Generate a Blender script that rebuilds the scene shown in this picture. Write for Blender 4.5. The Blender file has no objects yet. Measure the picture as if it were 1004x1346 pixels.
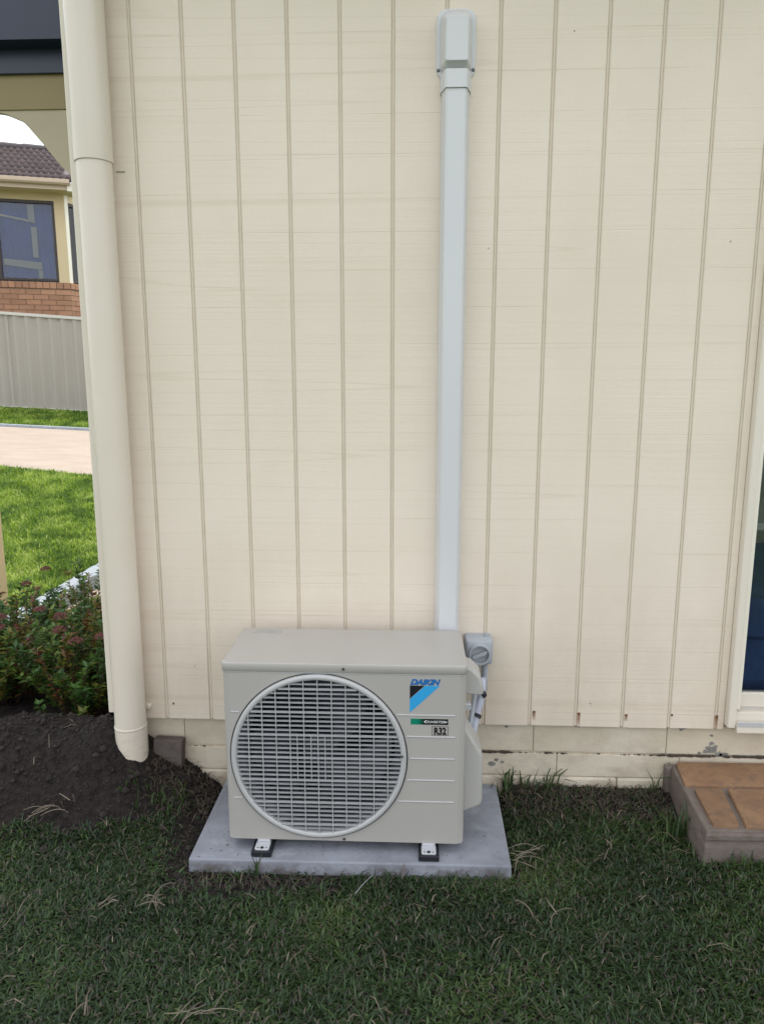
import bpy, bmesh, math, random
import numpy as np
from mathutils import Vector, Matrix
R = math.radians
random.seed(7)
rng = np.random.default_rng(7)
SC = bpy.context.scene
COL = SC.collection

# ------------------------------------------------------------------ camera, sky, sun, exposure
cd = bpy.data.cameras.new('camera'); cam = bpy.data.objects.new('camera', cd); COL.objects.link(cam)
cd.sensor_fit = 'HORIZONTAL'; cd.sensor_width = 36.0; cd.lens = 34.5
cd.clip_start = 0.02; cd.clip_end = 2000
RV = Vector((0.99911, 0.04226, -0.00012)); UV = Vector((-0.0074, 0.17764, 0.98407)); FV = Vector((-0.04161, 0.98319, -0.17779))
m = Matrix((RV, UV, -FV)).transposed().to_4x4(); m.translation = Vector((0.814, -2.256, 1.3746))
cam.matrix_world = m
SC.camera = cam

SUN_EL, SUN_AZ = R(60), R(25)          # azimuth from +Y towards +X
w = bpy.data.worlds.new('World'); SC.world = w; w.use_nodes = True
nt = w.node_tree; nt.nodes.clear()
wo = nt.nodes.new('ShaderNodeOutputWorld'); bg = nt.nodes.new('ShaderNodeBackground')
sky = nt.nodes.new('ShaderNodeTexSky'); sky.sky_type = 'NISHITA'; sky.sun_disc = False
sky.sun_elevation = SUN_EL; sky.sun_rotation = SUN_AZ; sky.dust_density = 3.0; sky.air_density = 1.0
tc = nt.nodes.new('ShaderNodeTexCoord'); cn = nt.nodes.new('ShaderNodeTexNoise')
cn.inputs['Scale'].default_value = 2.2; cn.inputs['Detail'].default_value = 6
cr = nt.nodes.new('ShaderNodeValToRGB'); cr.color_ramp.elements[0].position = .36; cr.color_ramp.elements[1].position = .62
cr.color_ramp.elements[0].color = (.45, .45, .45, 1); cr.color_ramp.elements[1].color = (.9, .9, .9, 1)
mx = nt.nodes.new('ShaderNodeMixRGB'); mx.inputs[2].default_value = (11.0, 11.2, 11.4, 1)   # thin bright cloud
L = nt.links.new
L(tc.outputs['Generated'], cn.inputs['Vector']); L(cn.outputs['Fac'], cr.inputs['Fac']); L(cr.outputs['Color'], mx.inputs[0])
L(sky.outputs[0], mx.inputs[1]); L(mx.outputs[0], bg.inputs['Color']); bg.inputs['Strength'].default_value = 0.14
L(bg.outputs[0], wo.inputs[0])

sd = bpy.data.lights.new('sun', 'SUN'); sun = bpy.data.objects.new('sun', sd); COL.objects.link(sun)
sd.energy = 2.3; sd.angle = R(0.53); sd.color = (1, .95, .87)
sv = Vector((math.sin(SUN_AZ) * math.cos(SUN_EL), math.cos(SUN_AZ) * math.cos(SUN_EL), math.sin(SUN_EL)))
sun.rotation_euler = sv.to_track_quat('Z', 'Y').to_euler(); sun.location = (3, 6, 12)

SC.view_settings.view_transform = 'Standard'; SC.view_settings.look = 'None'
SC.view_settings.exposure = 0.5; SC.view_settings.gamma = 1.0; SC.view_settings.use_curve_mapping = False
SC.render.engine = 'CYCLES'
SC.cycles.max_bounces = 8; SC.cycles.diffuse_bounces = 5; SC.cycles.transparent_max_bounces = 12

# ------------------------------------------------------------------ materials
def mat(name, col, rough=.6, var=None, vscale=6, bump=0, bscale=40, bstretch=(1, 1, 1), vstretch=(1, 1, 1),
        metal=0, spec=.5, extra=None, detail=6, coat=0):
    """procedural surface: base colour, blotches (var = second colour), fine relief; world-space coordinates"""
    M = bpy.data.materials.new(name); M.use_nodes = True; t = M.node_tree; N = t.nodes; K = t.links.new
    b = N['Principled BSDF']; b.inputs['Base Color'].default_value = (*col, 1); b.inputs['Roughness'].default_value = rough
    b.inputs['Metallic'].default_value = metal; b.inputs['Specular IOR Level'].default_value = spec
    if coat: b.inputs['Coat Weight'].default_value = coat; b.inputs['Coat Roughness'].default_value = .15
    g = N.new('ShaderNodeNewGeometry'); last = None
    if var:
        mp = N.new('ShaderNodeMapping'); mp.inputs['Scale'].default_value = vstretch; K(g.outputs['Position'], mp.inputs[0])
        n = N.new('ShaderNodeTexNoise'); n.inputs['Scale'].default_value = vscale; n.inputs['Detail'].default_value = detail; n.inputs['Roughness'].default_value = .6
        K(mp.outputs[0], n.inputs['Vector'])
        r = N.new('ShaderNodeValToRGB'); r.color_ramp.elements[0].position = .32; r.color_ramp.elements[1].position = .68
        r.color_ramp.elements[0].color = (*col, 1); r.color_ramp.elements[1].color = (*var, 1)
        K(n.outputs['Fac'], r.inputs['Fac']); K(r.outputs['Color'], b.inputs['Base Color']); last = r.outputs['Color']
    if bump:
        mp2 = N.new('ShaderNodeMapping'); mp2.inputs['Scale'].default_value = bstretch; K(g.outputs['Position'], mp2.inputs[0])
        n2 = N.new('ShaderNodeTexNoise'); n2.inputs['Scale'].default_value = bscale; n2.inputs['Detail'].default_value = 5
        K(mp2.outputs[0], n2.inputs['Vector'])
        bp = N.new('ShaderNodeBump'); bp.inputs['Strength'].default_value = bump; bp.inputs['Distance'].default_value = .004
        K(n2.outputs['Fac'], bp.inputs['Height']); K(bp.outputs[0], b.inputs['Normal'])
    if extra: extra(M, N, K, b, g, last)
    return M

def stain(col2, scale, lo, hi, stretch=(1, 1, 1), strength=1.0, zfade=None, detail=8):
    """a second layer of dirt / worn patches / painted shade whose shape comes from thresholded noise"""
    def f(M, N, K, b, g, last):
        mp = N.new('ShaderNodeMapping'); mp.inputs['Scale'].default_value = stretch; K(g.outputs['Position'], mp.inputs[0])
        n = N.new('ShaderNodeTexNoise'); n.inputs['Scale'].default_value = scale; n.inputs['Detail'].default_value = detail; n.inputs['Roughness'].default_value = .65
        K(mp.outputs[0], n.inputs['Vector'])
        mr = N.new('ShaderNodeMapRange'); mr.inputs[1].default_value = lo; mr.inputs[2].default_value = hi; mr.inputs[4].default_value = strength
        K(n.outputs['Fac'], mr.inputs[0]); fac = mr.outputs[0]
        if zfade:
            s = N.new('ShaderNodeSeparateXYZ'); K(g.outputs['Position'], s.inputs[0])
            m2 = N.new('ShaderNodeMapRange'); m2.inputs[1].default_value = zfade[0]; m2.inputs[2].default_value = zfade[1]
            m2.inputs[3].default_value = 1; m2.inputs[4].default_value = zfade[2]; K(s.outputs[2], m2.inputs[0])
            mu = N.new('ShaderNodeMath'); mu.operation = 'MULTIPLY'; K(fac, mu.inputs[0]); K(m2.outputs[0], mu.inputs[1]); fac = mu.outputs[0]
        mi = N.new('ShaderNodeMixRGB'); K(fac, mi.inputs[0])
        src = b.inputs['Base Color'].links[0].from_socket if b.inputs['Base Color'].is_linked else None
        if src: K(src, mi.inputs[1])
        else: mi.inputs[1].default_value = b.inputs['Base Color'].default_value
        mi.inputs[2].default_value = (*col2, 1); K(mi.outputs[0], b.inputs['Base Color'])
    return f
def multi(*fs):
    def f(*a):
        for q in fs: q(*a)
    return f

def saw_grain(M, N, K, b, g, last):
    """rough-sawn cladding: hairline horizontal saw marks plus a few stronger lines"""
    s = N.new('ShaderNodeSeparateXYZ'); K(g.outputs['Position'], s.inputs[0])
    def no(sx, sz, det):
        mp = N.new('ShaderNodeMapping'); mp.inputs['Scale'].default_value = (sx, 1, sz); K(g.outputs['Position'], mp.inputs[0])
        n = N.new('ShaderNodeTexNoise'); n.inputs['Scale'].default_value = 1; n.inputs['Detail'].default_value = det; K(mp.outputs[0], n.inputs['Vector']); return n.outputs['Fac']
    fine = no(1.6, 330, 3); mid = no(.7, 95, 4); rare = no(.12, 9, 1); soft = no(60, 90, 4)
    # rare crisp lines, where a slowly wandering noise crosses one level
    a = N.new('ShaderNodeMath'); a.operation = 'SUBTRACT'; a.inputs[1].default_value = .5; K(rare, a.inputs[0])
    c = N.new('ShaderNodeMath'); c.operation = 'ABSOLUTE'; K(a.outputs[0], c.inputs[0])
    mr = N.new('ShaderNodeMapRange'); mr.inputs[1].default_value = 0; mr.inputs[2].default_value = .006; mr.inputs[3].default_value = 1; mr.inputs[4].default_value = 0; K(c.outputs[0], mr.inputs[0])
    def mth(op, x, k):
        q = N.new('ShaderNodeMath'); q.operation = op; K(x, q.inputs[0]); q.inputs[1].default_value = k; return q.outputs[0]
    wob = mth('MULTIPLY', no(3, .5, 2), .0022)
    zz = N.new('ShaderNodeMath'); zz.operation = 'ADD'; K(s.outputs[2], zz.inputs[0]); K(wob, zz.inputs[1])
    pp = mth('PINGPONG', mth('SUBTRACT', zz.outputs[0], .305 + .107 * .5 - .107 + .0535), .0535)
    rl = N.new('ShaderNodeMapRange'); rl.inputs[1].default_value = 0; rl.inputs[2].default_value = .0013; rl.inputs[3].default_value = 1; rl.inputs[4].default_value = 0; K(pp, rl.inputs[0])
    rv = N.new('ShaderNodeMapRange'); rv.inputs[1].default_value = .38; rv.inputs[2].default_value = .6; K(no(2.5, 7, 3), rv.inputs[0])
    mr2 = N.new('ShaderNodeMath'); mr2.operation = 'MULTIPLY'; K(rl.outputs[0], mr2.inputs[0]); K(rv.outputs[0], mr2.inputs[1])
    mx_ = N.new('ShaderNodeMath'); mx_.operation = 'MAXIMUM'; K(mr2.outputs[0], mx_.inputs[0]); K(mth('MULTIPLY', mr.outputs[0], .35), mx_.inputs[1]); mr = mx_
    def mul(x, k):
        q = N.new('ShaderNodeMath'); q.operation = 'MULTIPLY'; K(x, q.inputs[0]); q.inputs[1].default_value = k; return q.outputs[0]
    def add(x, y):
        q = N.new('ShaderNodeMath'); q.operation = 'ADD'; K(x, q.inputs[0]); K(y, q.inputs[1]); return q.outputs[0]
    patch = no(1.3, 2.0, 3)
    pm = N.new('ShaderNodeMapRange'); pm.inputs[1].default_value = .4; pm.inputs[2].default_value = .62; pm.inputs[3].default_value = .35; pm.inputs[4].default_value = 1.15; K(patch, pm.inputs[0])
    lines = add(mul(fine, .55), mul(mid, .35))
    q = N.new('ShaderNodeMath'); q.operation = 'MULTIPLY'; K(lines, q.inputs[0]); K(pm.outputs[0], q.inputs[1])
    h = add(add(q.outputs[0], mul(soft, .5)), mul(mr.outputs[0], -.55))
    bp = N.new('ShaderNodeBump'); bp.inputs['Strength'].default_value = .42; bp.inputs['Distance'].default_value = .0022
    K(h, bp.inputs['Height']); K(bp.outputs[0], b.inputs['Normal'])
    mi = N.new('ShaderNodeMixRGB'); mi.blend_type = 'MULTIPLY'; K(mul(mr.outputs[0], .42), mi.inputs[0]); mi.inputs[2].default_value = (.62, .52, .4, 1)
    K(last, mi.inputs[1]); K(mi.outputs[0], b.inputs['Base Color'])
    m2 = N.new('ShaderNodeMixRGB'); m2.blend_type = 'MULTIPLY'
    mm = N.new('ShaderNodeMapRange'); mm.inputs[1].default_value = .55; mm.inputs[2].default_value = .75; mm.inputs[3].default_value = 0; mm.inputs[4].default_value = .13; K(mid, mm.inputs[0])
    K(mm.outputs[0], m2.inputs[0]); K(mi.outputs[0], m2.inputs[1]); m2.inputs[2].default_value = (.7, .62, .5, 1); K(m2.outputs[0], b.inputs['Base Color'])

CREAM = (.785, .69, .59)
M_clad = mat('cream_cladding_paint', CREAM, .62, var=(.725, .635, .53), vscale=1.6,
             extra=multi(saw_grain, stain((.42, .34, .24), 3.2, .32, .80, (1, 1, .5), .6, (.26, .95, .12))))  # dirt towards the foot, deepened to paint in the lower wall's shade
M_groove = mat('cream_paint_in_groove', (.68, .605, .50), .7, var=(.63, .555, .45), vscale=14)
M_trim = mat('cream_trim_paint', (.70, .64, .55), .75, var=(.71, .655, .56), vscale=3, bump=.05, bscale=60)
M_pipe = mat('cream_pvc_paint', (.68, .615, .53), .32, var=(.655, .585, .495), vscale=4, bump=.04, bscale=90,
             extra=multi(stain((.30, .24, .17), 26, .54, .70, (1, 1, 1.6), .85, (.05, .33, 0)), stain((.62, .53, .42), 5, .35, .7, (1, 1, .4), .5, (.2, 1.1, 0))))
M_base = mat('painted_base_masonry', (.62, .55, .45), .75, var=(.52, .45, .34), vscale=5, bump=.45, bscale=55,
             extra=multi(stain((.27, .21, .15), 9, .46, .72, (1, 1, 1.4), .85, (.0, .26, .12)),
                         stain((.22, .2, .18), 17, .70, .73, (1, 1, 1), .9)))
M_mortar = mat('dark_dirty_gap', (.06, .045, .035), .95)
M_duct = mat('pale_grey_duct_plastic', (.615, .62, .635), .34, var=(.595, .60, .615), vscale=2)
M_ac = mat('ivory_powder_coat', (.40, .383, .36), .30, var=(.385, .368, .345), vscale=3, bump=.03, bscale=700)
M_acl = mat('ivory_moulded_grille', (.43, .43, .43), .32)
M_acs = mat('ivory_side_cover', (.40, .39, .37), .42, bump=.08, bscale=300)
M_fan = mat('dark_fan_plastic', (.03, .034, .042), .4)
M_bell = mat('grey_bell_mouth', (.09, .095, .105), .5)
M_slat = mat('grille_slat_plastic', (.36, .365, .375), .3)
M_fin = mat('condenser_dark', (.012, .014, .018), .6)
M_black = mat('black_rubber', (.008, .009, .014), .6)
M_metal = mat('galvanised_foot', (.62, .63, .66), .35, metal=.3)
M_screw = mat('dull_screw', (.12, .12, .12), .4, metal=.7)
M_iso = mat('grey_switch_plastic', (.36, .385, .42), .4, var=(.33, .355, .39), vscale=20)
M_isod = mat('grey_switch_recess', (.19, .21, .24), .45)
M_white = mat('white_insulation', (.42, .44, .52), .5, bump=.3, bscale=60)
M_conc = mat('slab_concrete', (.285, .30, .345), .85, var=(.19, .20, .235), vscale=7, bump=.35, bscale=90,
             extra=multi(stain((.13, .135, .15), 11, .55, .70, (1, 1, 1), .55), stain((.36, .38, .42), 8, .56, .66, (1, 2, 1), .5), stain((.07, .055, .05), 34, .66, .71, (1, 1, 1), .9), stain((.10, .085, .08), 14, .42, .62, (1, 1, 1), .85, (.022, .038, 0)), stain((.06, .05, .045), 60, .62, .70, (1, 1, 1), .7)))
M_step = mat('weathered_render', (.20, .165, .145), .85, var=(.125, .10, .085), vscale=9, bump=.8, bscale=70,
             extra=stain((.11, .075, .06), 12, .54, .66, (1, 1, 2.5), .8))
def var_by_object(M, N, K, b, g, last):
    oi = N.new('ShaderNodeObjectInfo'); mr = N.new('ShaderNodeMapRange'); mr.inputs[3].default_value = .82; mr.inputs[4].default_value = 1.14
    K(oi.outputs['Random'], mr.inputs[0]); hs = N.new('ShaderNodeHueSaturation'); K(mr.outputs[0], hs.inputs['Value'])
    if b.inputs['Base Color'].is_linked: K(b.inputs['Base Color'].links[0].from_socket, hs.inputs['Color'])
    else: hs.inputs['Color'].default_value = b.inputs['Base Color'].default_value
    K(hs.outputs[0], b.inputs['Base Color'])
M_terra = mat('terracotta_paver', (.28, .165, .09), .8, var=(.20, .11, .06), vscale=9, bump=.5, bscale=120,
              extra=multi(stain((.13, .085, .06), 30, .48, .68, (1, 1, 1), .7), var_by_object))
M_brick = mat('orange_brick', (.43, .235, .145), .85, var=(.36, .185, .11), vscale=5, bump=.4, bscale=90, extra=var_by_object)
M_pale_mortar = mat('pale_mortar', (.33, .22, .16), .9)
M_tile = mat('brown_roof_tile', (.075, .050, .052), .9, var=(.035, .024, .026), vscale=6, bump=.3, bscale=60, extra=var_by_object)
M_ridge = mat('dark_ridge_tile', (.09, .075, .08), .6)
M_ncream = mat('neighbour_cream', (.62, .50, .31), .6, var=(.58, .46, .28), vscale=2)
M_ngut = mat('neighbour_gutter_beige', (.55, .43, .33), .5)
M_nframe = mat('brown_window_frame', (.035, .022, .018), .4)
M_nwhite = mat('white_window_paint', (.78, .74, .64), .5)
M_curtain = mat('blue_curtain', (.07, .13, .36), .9, var=(.045, .085, .25), vscale=3)
M_fence = mat('grey_steel_fence', (.39, .355, .315), .45, var=(.365, .33, .29), vscale=1.5)
M_frail = mat('grey_fence_rail', (.58, .555, .51), .4)
M_dark = mat('dark_blue_steel', (.016, .024, .05), .35, var=(.012, .018, .038), vscale=4)
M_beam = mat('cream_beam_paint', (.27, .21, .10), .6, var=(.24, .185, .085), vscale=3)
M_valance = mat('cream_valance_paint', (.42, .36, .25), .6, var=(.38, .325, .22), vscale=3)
M_kerb = mat('pale_edging_concrete', (.34, .38, .42), .8, var=(.28, .32, .36), vscale=8, bump=.3, bscale=70, extra=var_by_object)
M_patio = mat('pale_patio_tile', (.42, .36, .29), .7, var=(.36, .3, .24), vscale=6, extra=var_by_object)
M_path = mat('pale_paving', (.41, .34, .28), .8, var=(.35, .285, .23), vscale=2.5, vstretch=(1, 3, 1), bump=.3, bscale=40)
M_soil = mat('dark_soil', (.032, .0245, .0225), .95, var=(.018, .013, .012), vscale=30, bump=1.0, bscale=120)
M_oldbrick = mat('old_grey_brick', (.12, .095, .085), .9, var=(.075, .06, .055), vscale=20, bump=.8, bscale=120)
M_rust = mat('rusty_nail', (.12, .045, .02), .8)
M_int = mat('interior_wall', (.5, .48, .44), .8)
M_intf = mat('interior_floor', (.07, .06, .05), .6)
M_bed = mat('blue_bedspread', (.075, .125, .29), .85, var=(.04, .07, .18), vscale=5, bump=.4, bscale=30)
M_teal = mat('dark_teal_post', (.05, .075, .085), .6)
M_logo_blue = mat('logo_blue', (.015, .13, .38), .4)
M_logo_cyan = mat('logo_cyan', (.03, .33, .66), .4)
M_logo_black = mat('logo_black', (.008, .008, .012), .4)
M_print_white = mat('print_white', (.7, .7, .7), .4)
M_label_grey = mat('label_grey', (.26, .27, .28), .5)
M_petal = mat('dusky_red_flower', (.21, .07, .07), .8, var=(.13, .045, .04), vscale=60)
M_twig = mat('brown_twig', (.075, .045, .03), .9)

def grad_label():
    M = bpy.data.materials.new('green_to_black_print'); M.use_nodes = True; t = M.node_tree; N = t.nodes; K = t.links.new
    b = N['Principled BSDF']; b.inputs['Roughness'].default_value = .4
    c = N.new('ShaderNodeTexCoord'); s = N.new('ShaderNodeSeparateXYZ'); K(c.outputs['Generated'], s.inputs[0])
    r = N.new('ShaderNodeValToRGB'); r.color_ramp.elements[0].color = (.0, .19, .12, 1); r.color_ramp.elements[0].position = .17
    r.color_ramp.elements[1].color = (.004, .006, .006, 1); r.color_ramp.elements[1].position = .36
    K(s.outputs[0], r.inputs[0]); K(r.outputs[0], b.inputs['Base Color']); return M
M_grad = grad_label()

def thin_glass(name, tint, base=.08):
    M = bpy.data.materials.new(name); M.use_nodes = True; t = M.node_tree; N = t.nodes; K = t.links.new; N.clear()
    o = N.new('ShaderNodeOutputMaterial'); g = N.new('ShaderNodeBsdfGlossy'); g.inputs['Roughness'].default_value = .01
    tr = N.new('ShaderNodeBsdfTransparent'); tr.inputs[0].default_value = (*tint, 1)
    f = N.new('ShaderNodeFresnel'); f.inputs[0].default_value = 1.45
    a = N.new('ShaderNodeMath'); a.operation = 'ADD'; a.inputs[1].default_value = base; K(f.outputs[0], a.inputs[0])
    x = N.new('ShaderNodeMixShader'); K(a.outputs[0], x.inputs[0]); K(tr.outputs[0], x.inputs[1]); K(g.outputs[0], x.inputs[2]); K(x.outputs[0], o.inputs[0])
    return M
M_glass = thin_glass('window_glass', (.8, .84, .86), .02)
M_nglass = thin_glass('tinted_window_glass', (.75, .8, .88), .015)

def rust_fade():
    M = bpy.data.materials.new('rust_run'); M.use_nodes = True; t = M.node_tree; N = t.nodes; K = t.links.new
    b = N['Principled BSDF']; b.inputs['Base Color'].default_value = (.28, .11, .03, 1); b.inputs['Roughness'].default_value = .8
    c = N.new('ShaderNodeTexCoord'); s = N.new('ShaderNodeSeparateXYZ'); K(c.outputs['Generated'], s.inputs[0])
    n = N.new('ShaderNodeTexNoise'); n.inputs['Scale'].default_value = 250; g = N.new('ShaderNodeNewGeometry'); K(g.outputs['Position'], n.inputs['Vector'])
    e = N.new('ShaderNodeMath'); e.operation = 'PINGPONG'; e.inputs[1].default_value = .5; K(s.outputs[0], e.inputs[0])
    mu = N.new('ShaderNodeMath'); mu.operation = 'MULTIPLY'; K(e.outputs[0], mu.inputs[0]); K(s.outputs[2], mu.inputs[1])
    m2 = N.new('ShaderNodeMath'); m2.operation = 'MULTIPLY'; K(mu.outputs[0], m2.inputs[0]); K(n.outputs['Fac'], m2.inputs[1])
    m3 = N.new('ShaderNodeMath'); m3.operation = 'MULTIPLY'; m3.use_clamp = True; m3.inputs[1].default_value = 2.6; K(m2.outputs[0], m3.inputs[0])
    K(m3.outputs[0], b.inputs['Alpha']); return M
M_run = rust_fade()

def leafy(name, stops, trans=.35, rough=.55, attr='tint'):
    M = bpy.data.materials.new(name); M.use_nodes = True; t = M.node_tree; N = t.nodes; K = t.links.new; N.clear()
    o = N.new('ShaderNodeOutputMaterial'); a = N.new('ShaderNodeAttribute'); a.attribute_name = attr
    r = N.new('ShaderNodeValToRGB'); e = r.color_ramp.elements
    while len(e) < len(stops): e.new(.5)
    for q, (p, c) in zip(e, stops): q.position = p; q.color = (*c, 1)
    K(a.outputs['Fac'], r.inputs[0])
    d = N.new('ShaderNodeBsdfDiffuse'); tl = N.new('ShaderNodeBsdfTranslucent'); gl = N.new('ShaderNodeBsdfGlossy'); gl.inputs['Roughness'].default_value = rough
    gl.inputs[0].default_value = (.5, .55, .6, 1)
    K(r.outputs[0], d.inputs[0]); K(r.outputs[0], tl.inputs[0])
    x = N.new('ShaderNodeMixShader'); x.inputs[0].default_value = trans; K(d.outputs[0], x.inputs[1]); K(tl.outputs[0], x.inputs[2])
    y = N.new('ShaderNodeMixShader'); y.inputs[0].default_value = .05; K(x.outputs[0], y.inputs[1]); K(gl.outputs[0], y.inputs[2]); K(y.outputs[0], o.inputs[0])
    return M
STRAW = (.17, .14, .09)
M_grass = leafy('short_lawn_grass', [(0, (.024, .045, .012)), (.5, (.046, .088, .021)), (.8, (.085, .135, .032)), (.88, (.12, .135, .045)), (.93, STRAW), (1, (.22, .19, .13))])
M_grass2 = leafy('sun_brightened_lawn_grass', [(0, (.06, .13, .014)), (.45, (.21, .35, .035)), (.8, (.42, .55, .07)), (1, (.62, .68, .25))], .5)  # lighter copy of the lawn colours, with sunshine put into them
M_straw = leafy('dry_straw', [(0, (.055, .043, .034)), (.5, (.12, .095, .07)), (1, (.26, .215, .155))], .2)
M_leaf = leafy('shrub_leaf', [(0, (.025, .06, .014)), (.42, (.065, .145, .027)), (.68, (.15, .22, .038)), (.82, (.24, .19, .04)), (.92, (.20, .065, .035)), (1, (.12, .03, .03))], .3, .4)

# ------------------------------------------------------------------ geometry helpers
def link(name, me, material=None, parent=None, smooth=False):
    o = bpy.data.objects.new(name, me); COL.objects.link(o)
    if material: me.materials.append(material)
    if smooth and len(me.polygons): me.polygons.foreach_set('use_smooth', [True] * len(me.polygons))
    attach(o, parent); return o
def world_origin(o):
    v = Vector((0, 0, 0))
    while o: v += o.location; o = o.parent
    return v
def attach(o, parent):
    if parent: 
        loc = o.location.copy(); o.parent = parent; o.location = loc - world_origin(parent)
def thing(name, label, cat, loc=(0, 0, 0), group=None):
    o = bpy.data.objects.new(name, None); COL.objects.link(o); o.location = loc; o.empty_display_size = .1
    return tag(o, label, cat, group)
def tag(o, label, cat, group=None):
    o['label'] = label; o['category'] = cat
    if group: o['group'] = group
    return o
def kind(o, k): o['kind'] = k; return o

class MB:
    def __init__(s): s.v = []; s.f = []
    def add(s, v, f):
        n = len(s.v); s.v += [tuple(q) for q in v]; s.f += [tuple(i + n for i in q) for q in f]; return s
    def box(s, x0, y0, z0, x1, y1, z1):
        return s.add([(x0, y0, z0), (x1, y0, z0), (x1, y1, z0), (x0, y1, z0), (x0, y0, z1), (x1, y0, z1), (x1, y1, z1), (x0, y1, z1)],
                     [(0, 3, 2, 1), (4, 5, 6, 7), (0, 1, 5, 4), (1, 2, 6, 5), (2, 3, 7, 6), (3, 0, 4, 7)])
    def loft(s, rings, cap=True):
        n = len(rings[0]); v = [p for r in rings for p in r]; f = []
        for k in range(len(rings) - 1):
            for i in range(n):
                j = (i + 1) % n; f.append((k * n + i, k * n + j, (k + 1) * n + j, (k + 1) * n + i))
        if cap: f.append(tuple(range(n - 1, -1, -1))); f.append(tuple((len(rings) - 1) * n + i for i in range(n)))
        return s.add(v, f)
    def prism(s, prof, axis, a, b):
        def P(p, t): return {'x': (t, p[0], p[1]), 'y': (p[0], t, p[1]), 'z': (p[0], p[1], t)}[axis]
        return s.loft([[P(p, a) for p in prof], [P(p, b) for p in prof]])
    def tube(s, pts, r, n=10, cap=True):
        pts = [Vector(p) for p in pts]; rings = []; rr = r if isinstance(r, (list, tuple)) else [r] * len(pts)
        up = Vector((0, 1, 0)) if abs((pts[-1] - pts[0]).normalized().y) < .9 else Vector((1, 0, 0))
        for i, p in enumerate(pts):
            d = (pts[min(i + 1, len(pts) - 1)] - pts[max(i - 1, 0)]).normalized(); a = d.cross(up).normalized(); b = d.cross(a)
            rings.append([p + rr[i] * (math.cos(t) * a + math.sin(t) * b) for t in [2 * math.pi * k / n for k in range(n)]])
        return s.loft(rings, cap)
    def disc_ring(s, cx, cz, prof, n=96):
        """revolve (radius, y) profile about the y axis through cx, cz"""
        rings = [[(cx + r * math.cos(2 * math.pi * k / n), y, cz + r * math.sin(2 * math.pi * k / n)) for k in range(n)] for r, y in prof]
        return s.loft(rings, False)
    def mesh(s, name):
        me = bpy.data.meshes.new(name); me.from_pydata(s.v, [], s.f)
        bm = bmesh.new(); bm.from_mesh(me); bmesh.ops.recalc_face_normals(bm, faces=bm.faces); bm.to_mesh(me); bm.free(); return me
    def build(s, name, material, parent=None, bevel=0, smooth=False, seg=2, angle=35):
        o = link(name, s.mesh(name), material, parent)
        if bevel:
            md = o.modifiers.new('bevel', 'BEVEL'); md.width = bevel; md.segments = seg; md.limit_method = 'ANGLE'; md.angle_limit = R(30); md.harden_normals = False
        if smooth:
            o.data.shade_smooth() if hasattr(o.data, 'shade_smooth') else None
            o.data.set_sharp_from_angle(angle=R(angle))
        return o
def boxo(name, c, material, parent=None, bevel=.001, **k): return MB().box(*c).build(name, material, parent, bevel, **k)
def piece(name, me, loc, parent, rz=0, material=None, rot=None):
    """one more copy of a shared mesh, placed by its own origin"""
    o = bpy.data.objects.new(name, me); COL.objects.link(o); o.location = loc; o.rotation_euler = rot or (0, 0, rz); attach(o, parent); return o
def rrect(x0, z0, x1, z1, r, n=6):
    out = []
    for cx, cz, a0 in ((x1 - r, z1 - r, 0), (x0 + r, z1 - r, 90), (x0 + r, z0 + r, 180), (x1 - r, z0 + r, 270)):
        for k in range(n + 1):
            a = R(a0 + 90 * k / n); out.append((cx + r * math.cos(a), cz + r * math.sin(a)))
    return out

_lat = rng.random((256, 256))
def vnoise(x, y):
    x = np.asarray(x, float); y = np.asarray(y, float); xi = np.floor(x).astype(int); yi = np.floor(y).astype(int); fx = x - xi; fy = y - yi
    fx = fx * fx * (3 - 2 * fx); fy = fy * fy * (3 - 2 * fy); g = lambda a, b: _lat[a & 255, b & 255]
    return (g(xi, yi) * (1 - fx) + g(xi + 1, yi) * fx) * (1 - fy) + (g(xi, yi + 1) * (1 - fx) + g(xi + 1, yi + 1) * fx) * fy
def fbm(x, y, o=4):
    s = 0; a = .5
    for k in range(o): s = s + a * vnoise(x * 2 ** k + 17 * k, y * 2 ** k + 5 * k); a *= .5
    return s

def mound_h(x, y):
    e = ((x + .50) / .60) ** 2 + ((y - .02) / .27) ** 2
    return (.2 * np.exp(-e ** 1.3) + .10 * np.exp(-(((x + .17) / .12) ** 2 + ((y + .06) / .13) ** 2))) * np.clip((.185 - x) / .1, 0, 1)
def terrain(x, y):
    x = np.asarray(x, float); y = np.asarray(y, float)
    r = np.clip(y - 2.5, 0, 6.9)
    z = .135 * r - .05 * np.clip(x + 5, -6, 5) * r / 6.5
    wall = .045 * np.exp(-(np.clip(-y, 0, 9) / .13) ** 2) * (y < .6) * np.where(x < 1.12, np.where((x > .17), 0.0, .3), .8)
    wall = wall + .038 * np.exp(-(np.clip(1.72 - x, 0, 9) / .14) ** 2 - ((y + .40) / .2) ** 2) * (x < 4)
    near = (np.abs(y) < 3) * (.012 * (fbm(x * 6, y * 6) - .5))
    return z + wall + near
def ground(x, y): return terrain(x, y) + mound_h(x, y) + (.034 * (fbm(x * 15, y * 15, 4) - .47) + .018 * (fbm(x * 60, y * 60, 3) - .45)) * np.clip(mound_h(x, y) / .05, 0, 1)

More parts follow.
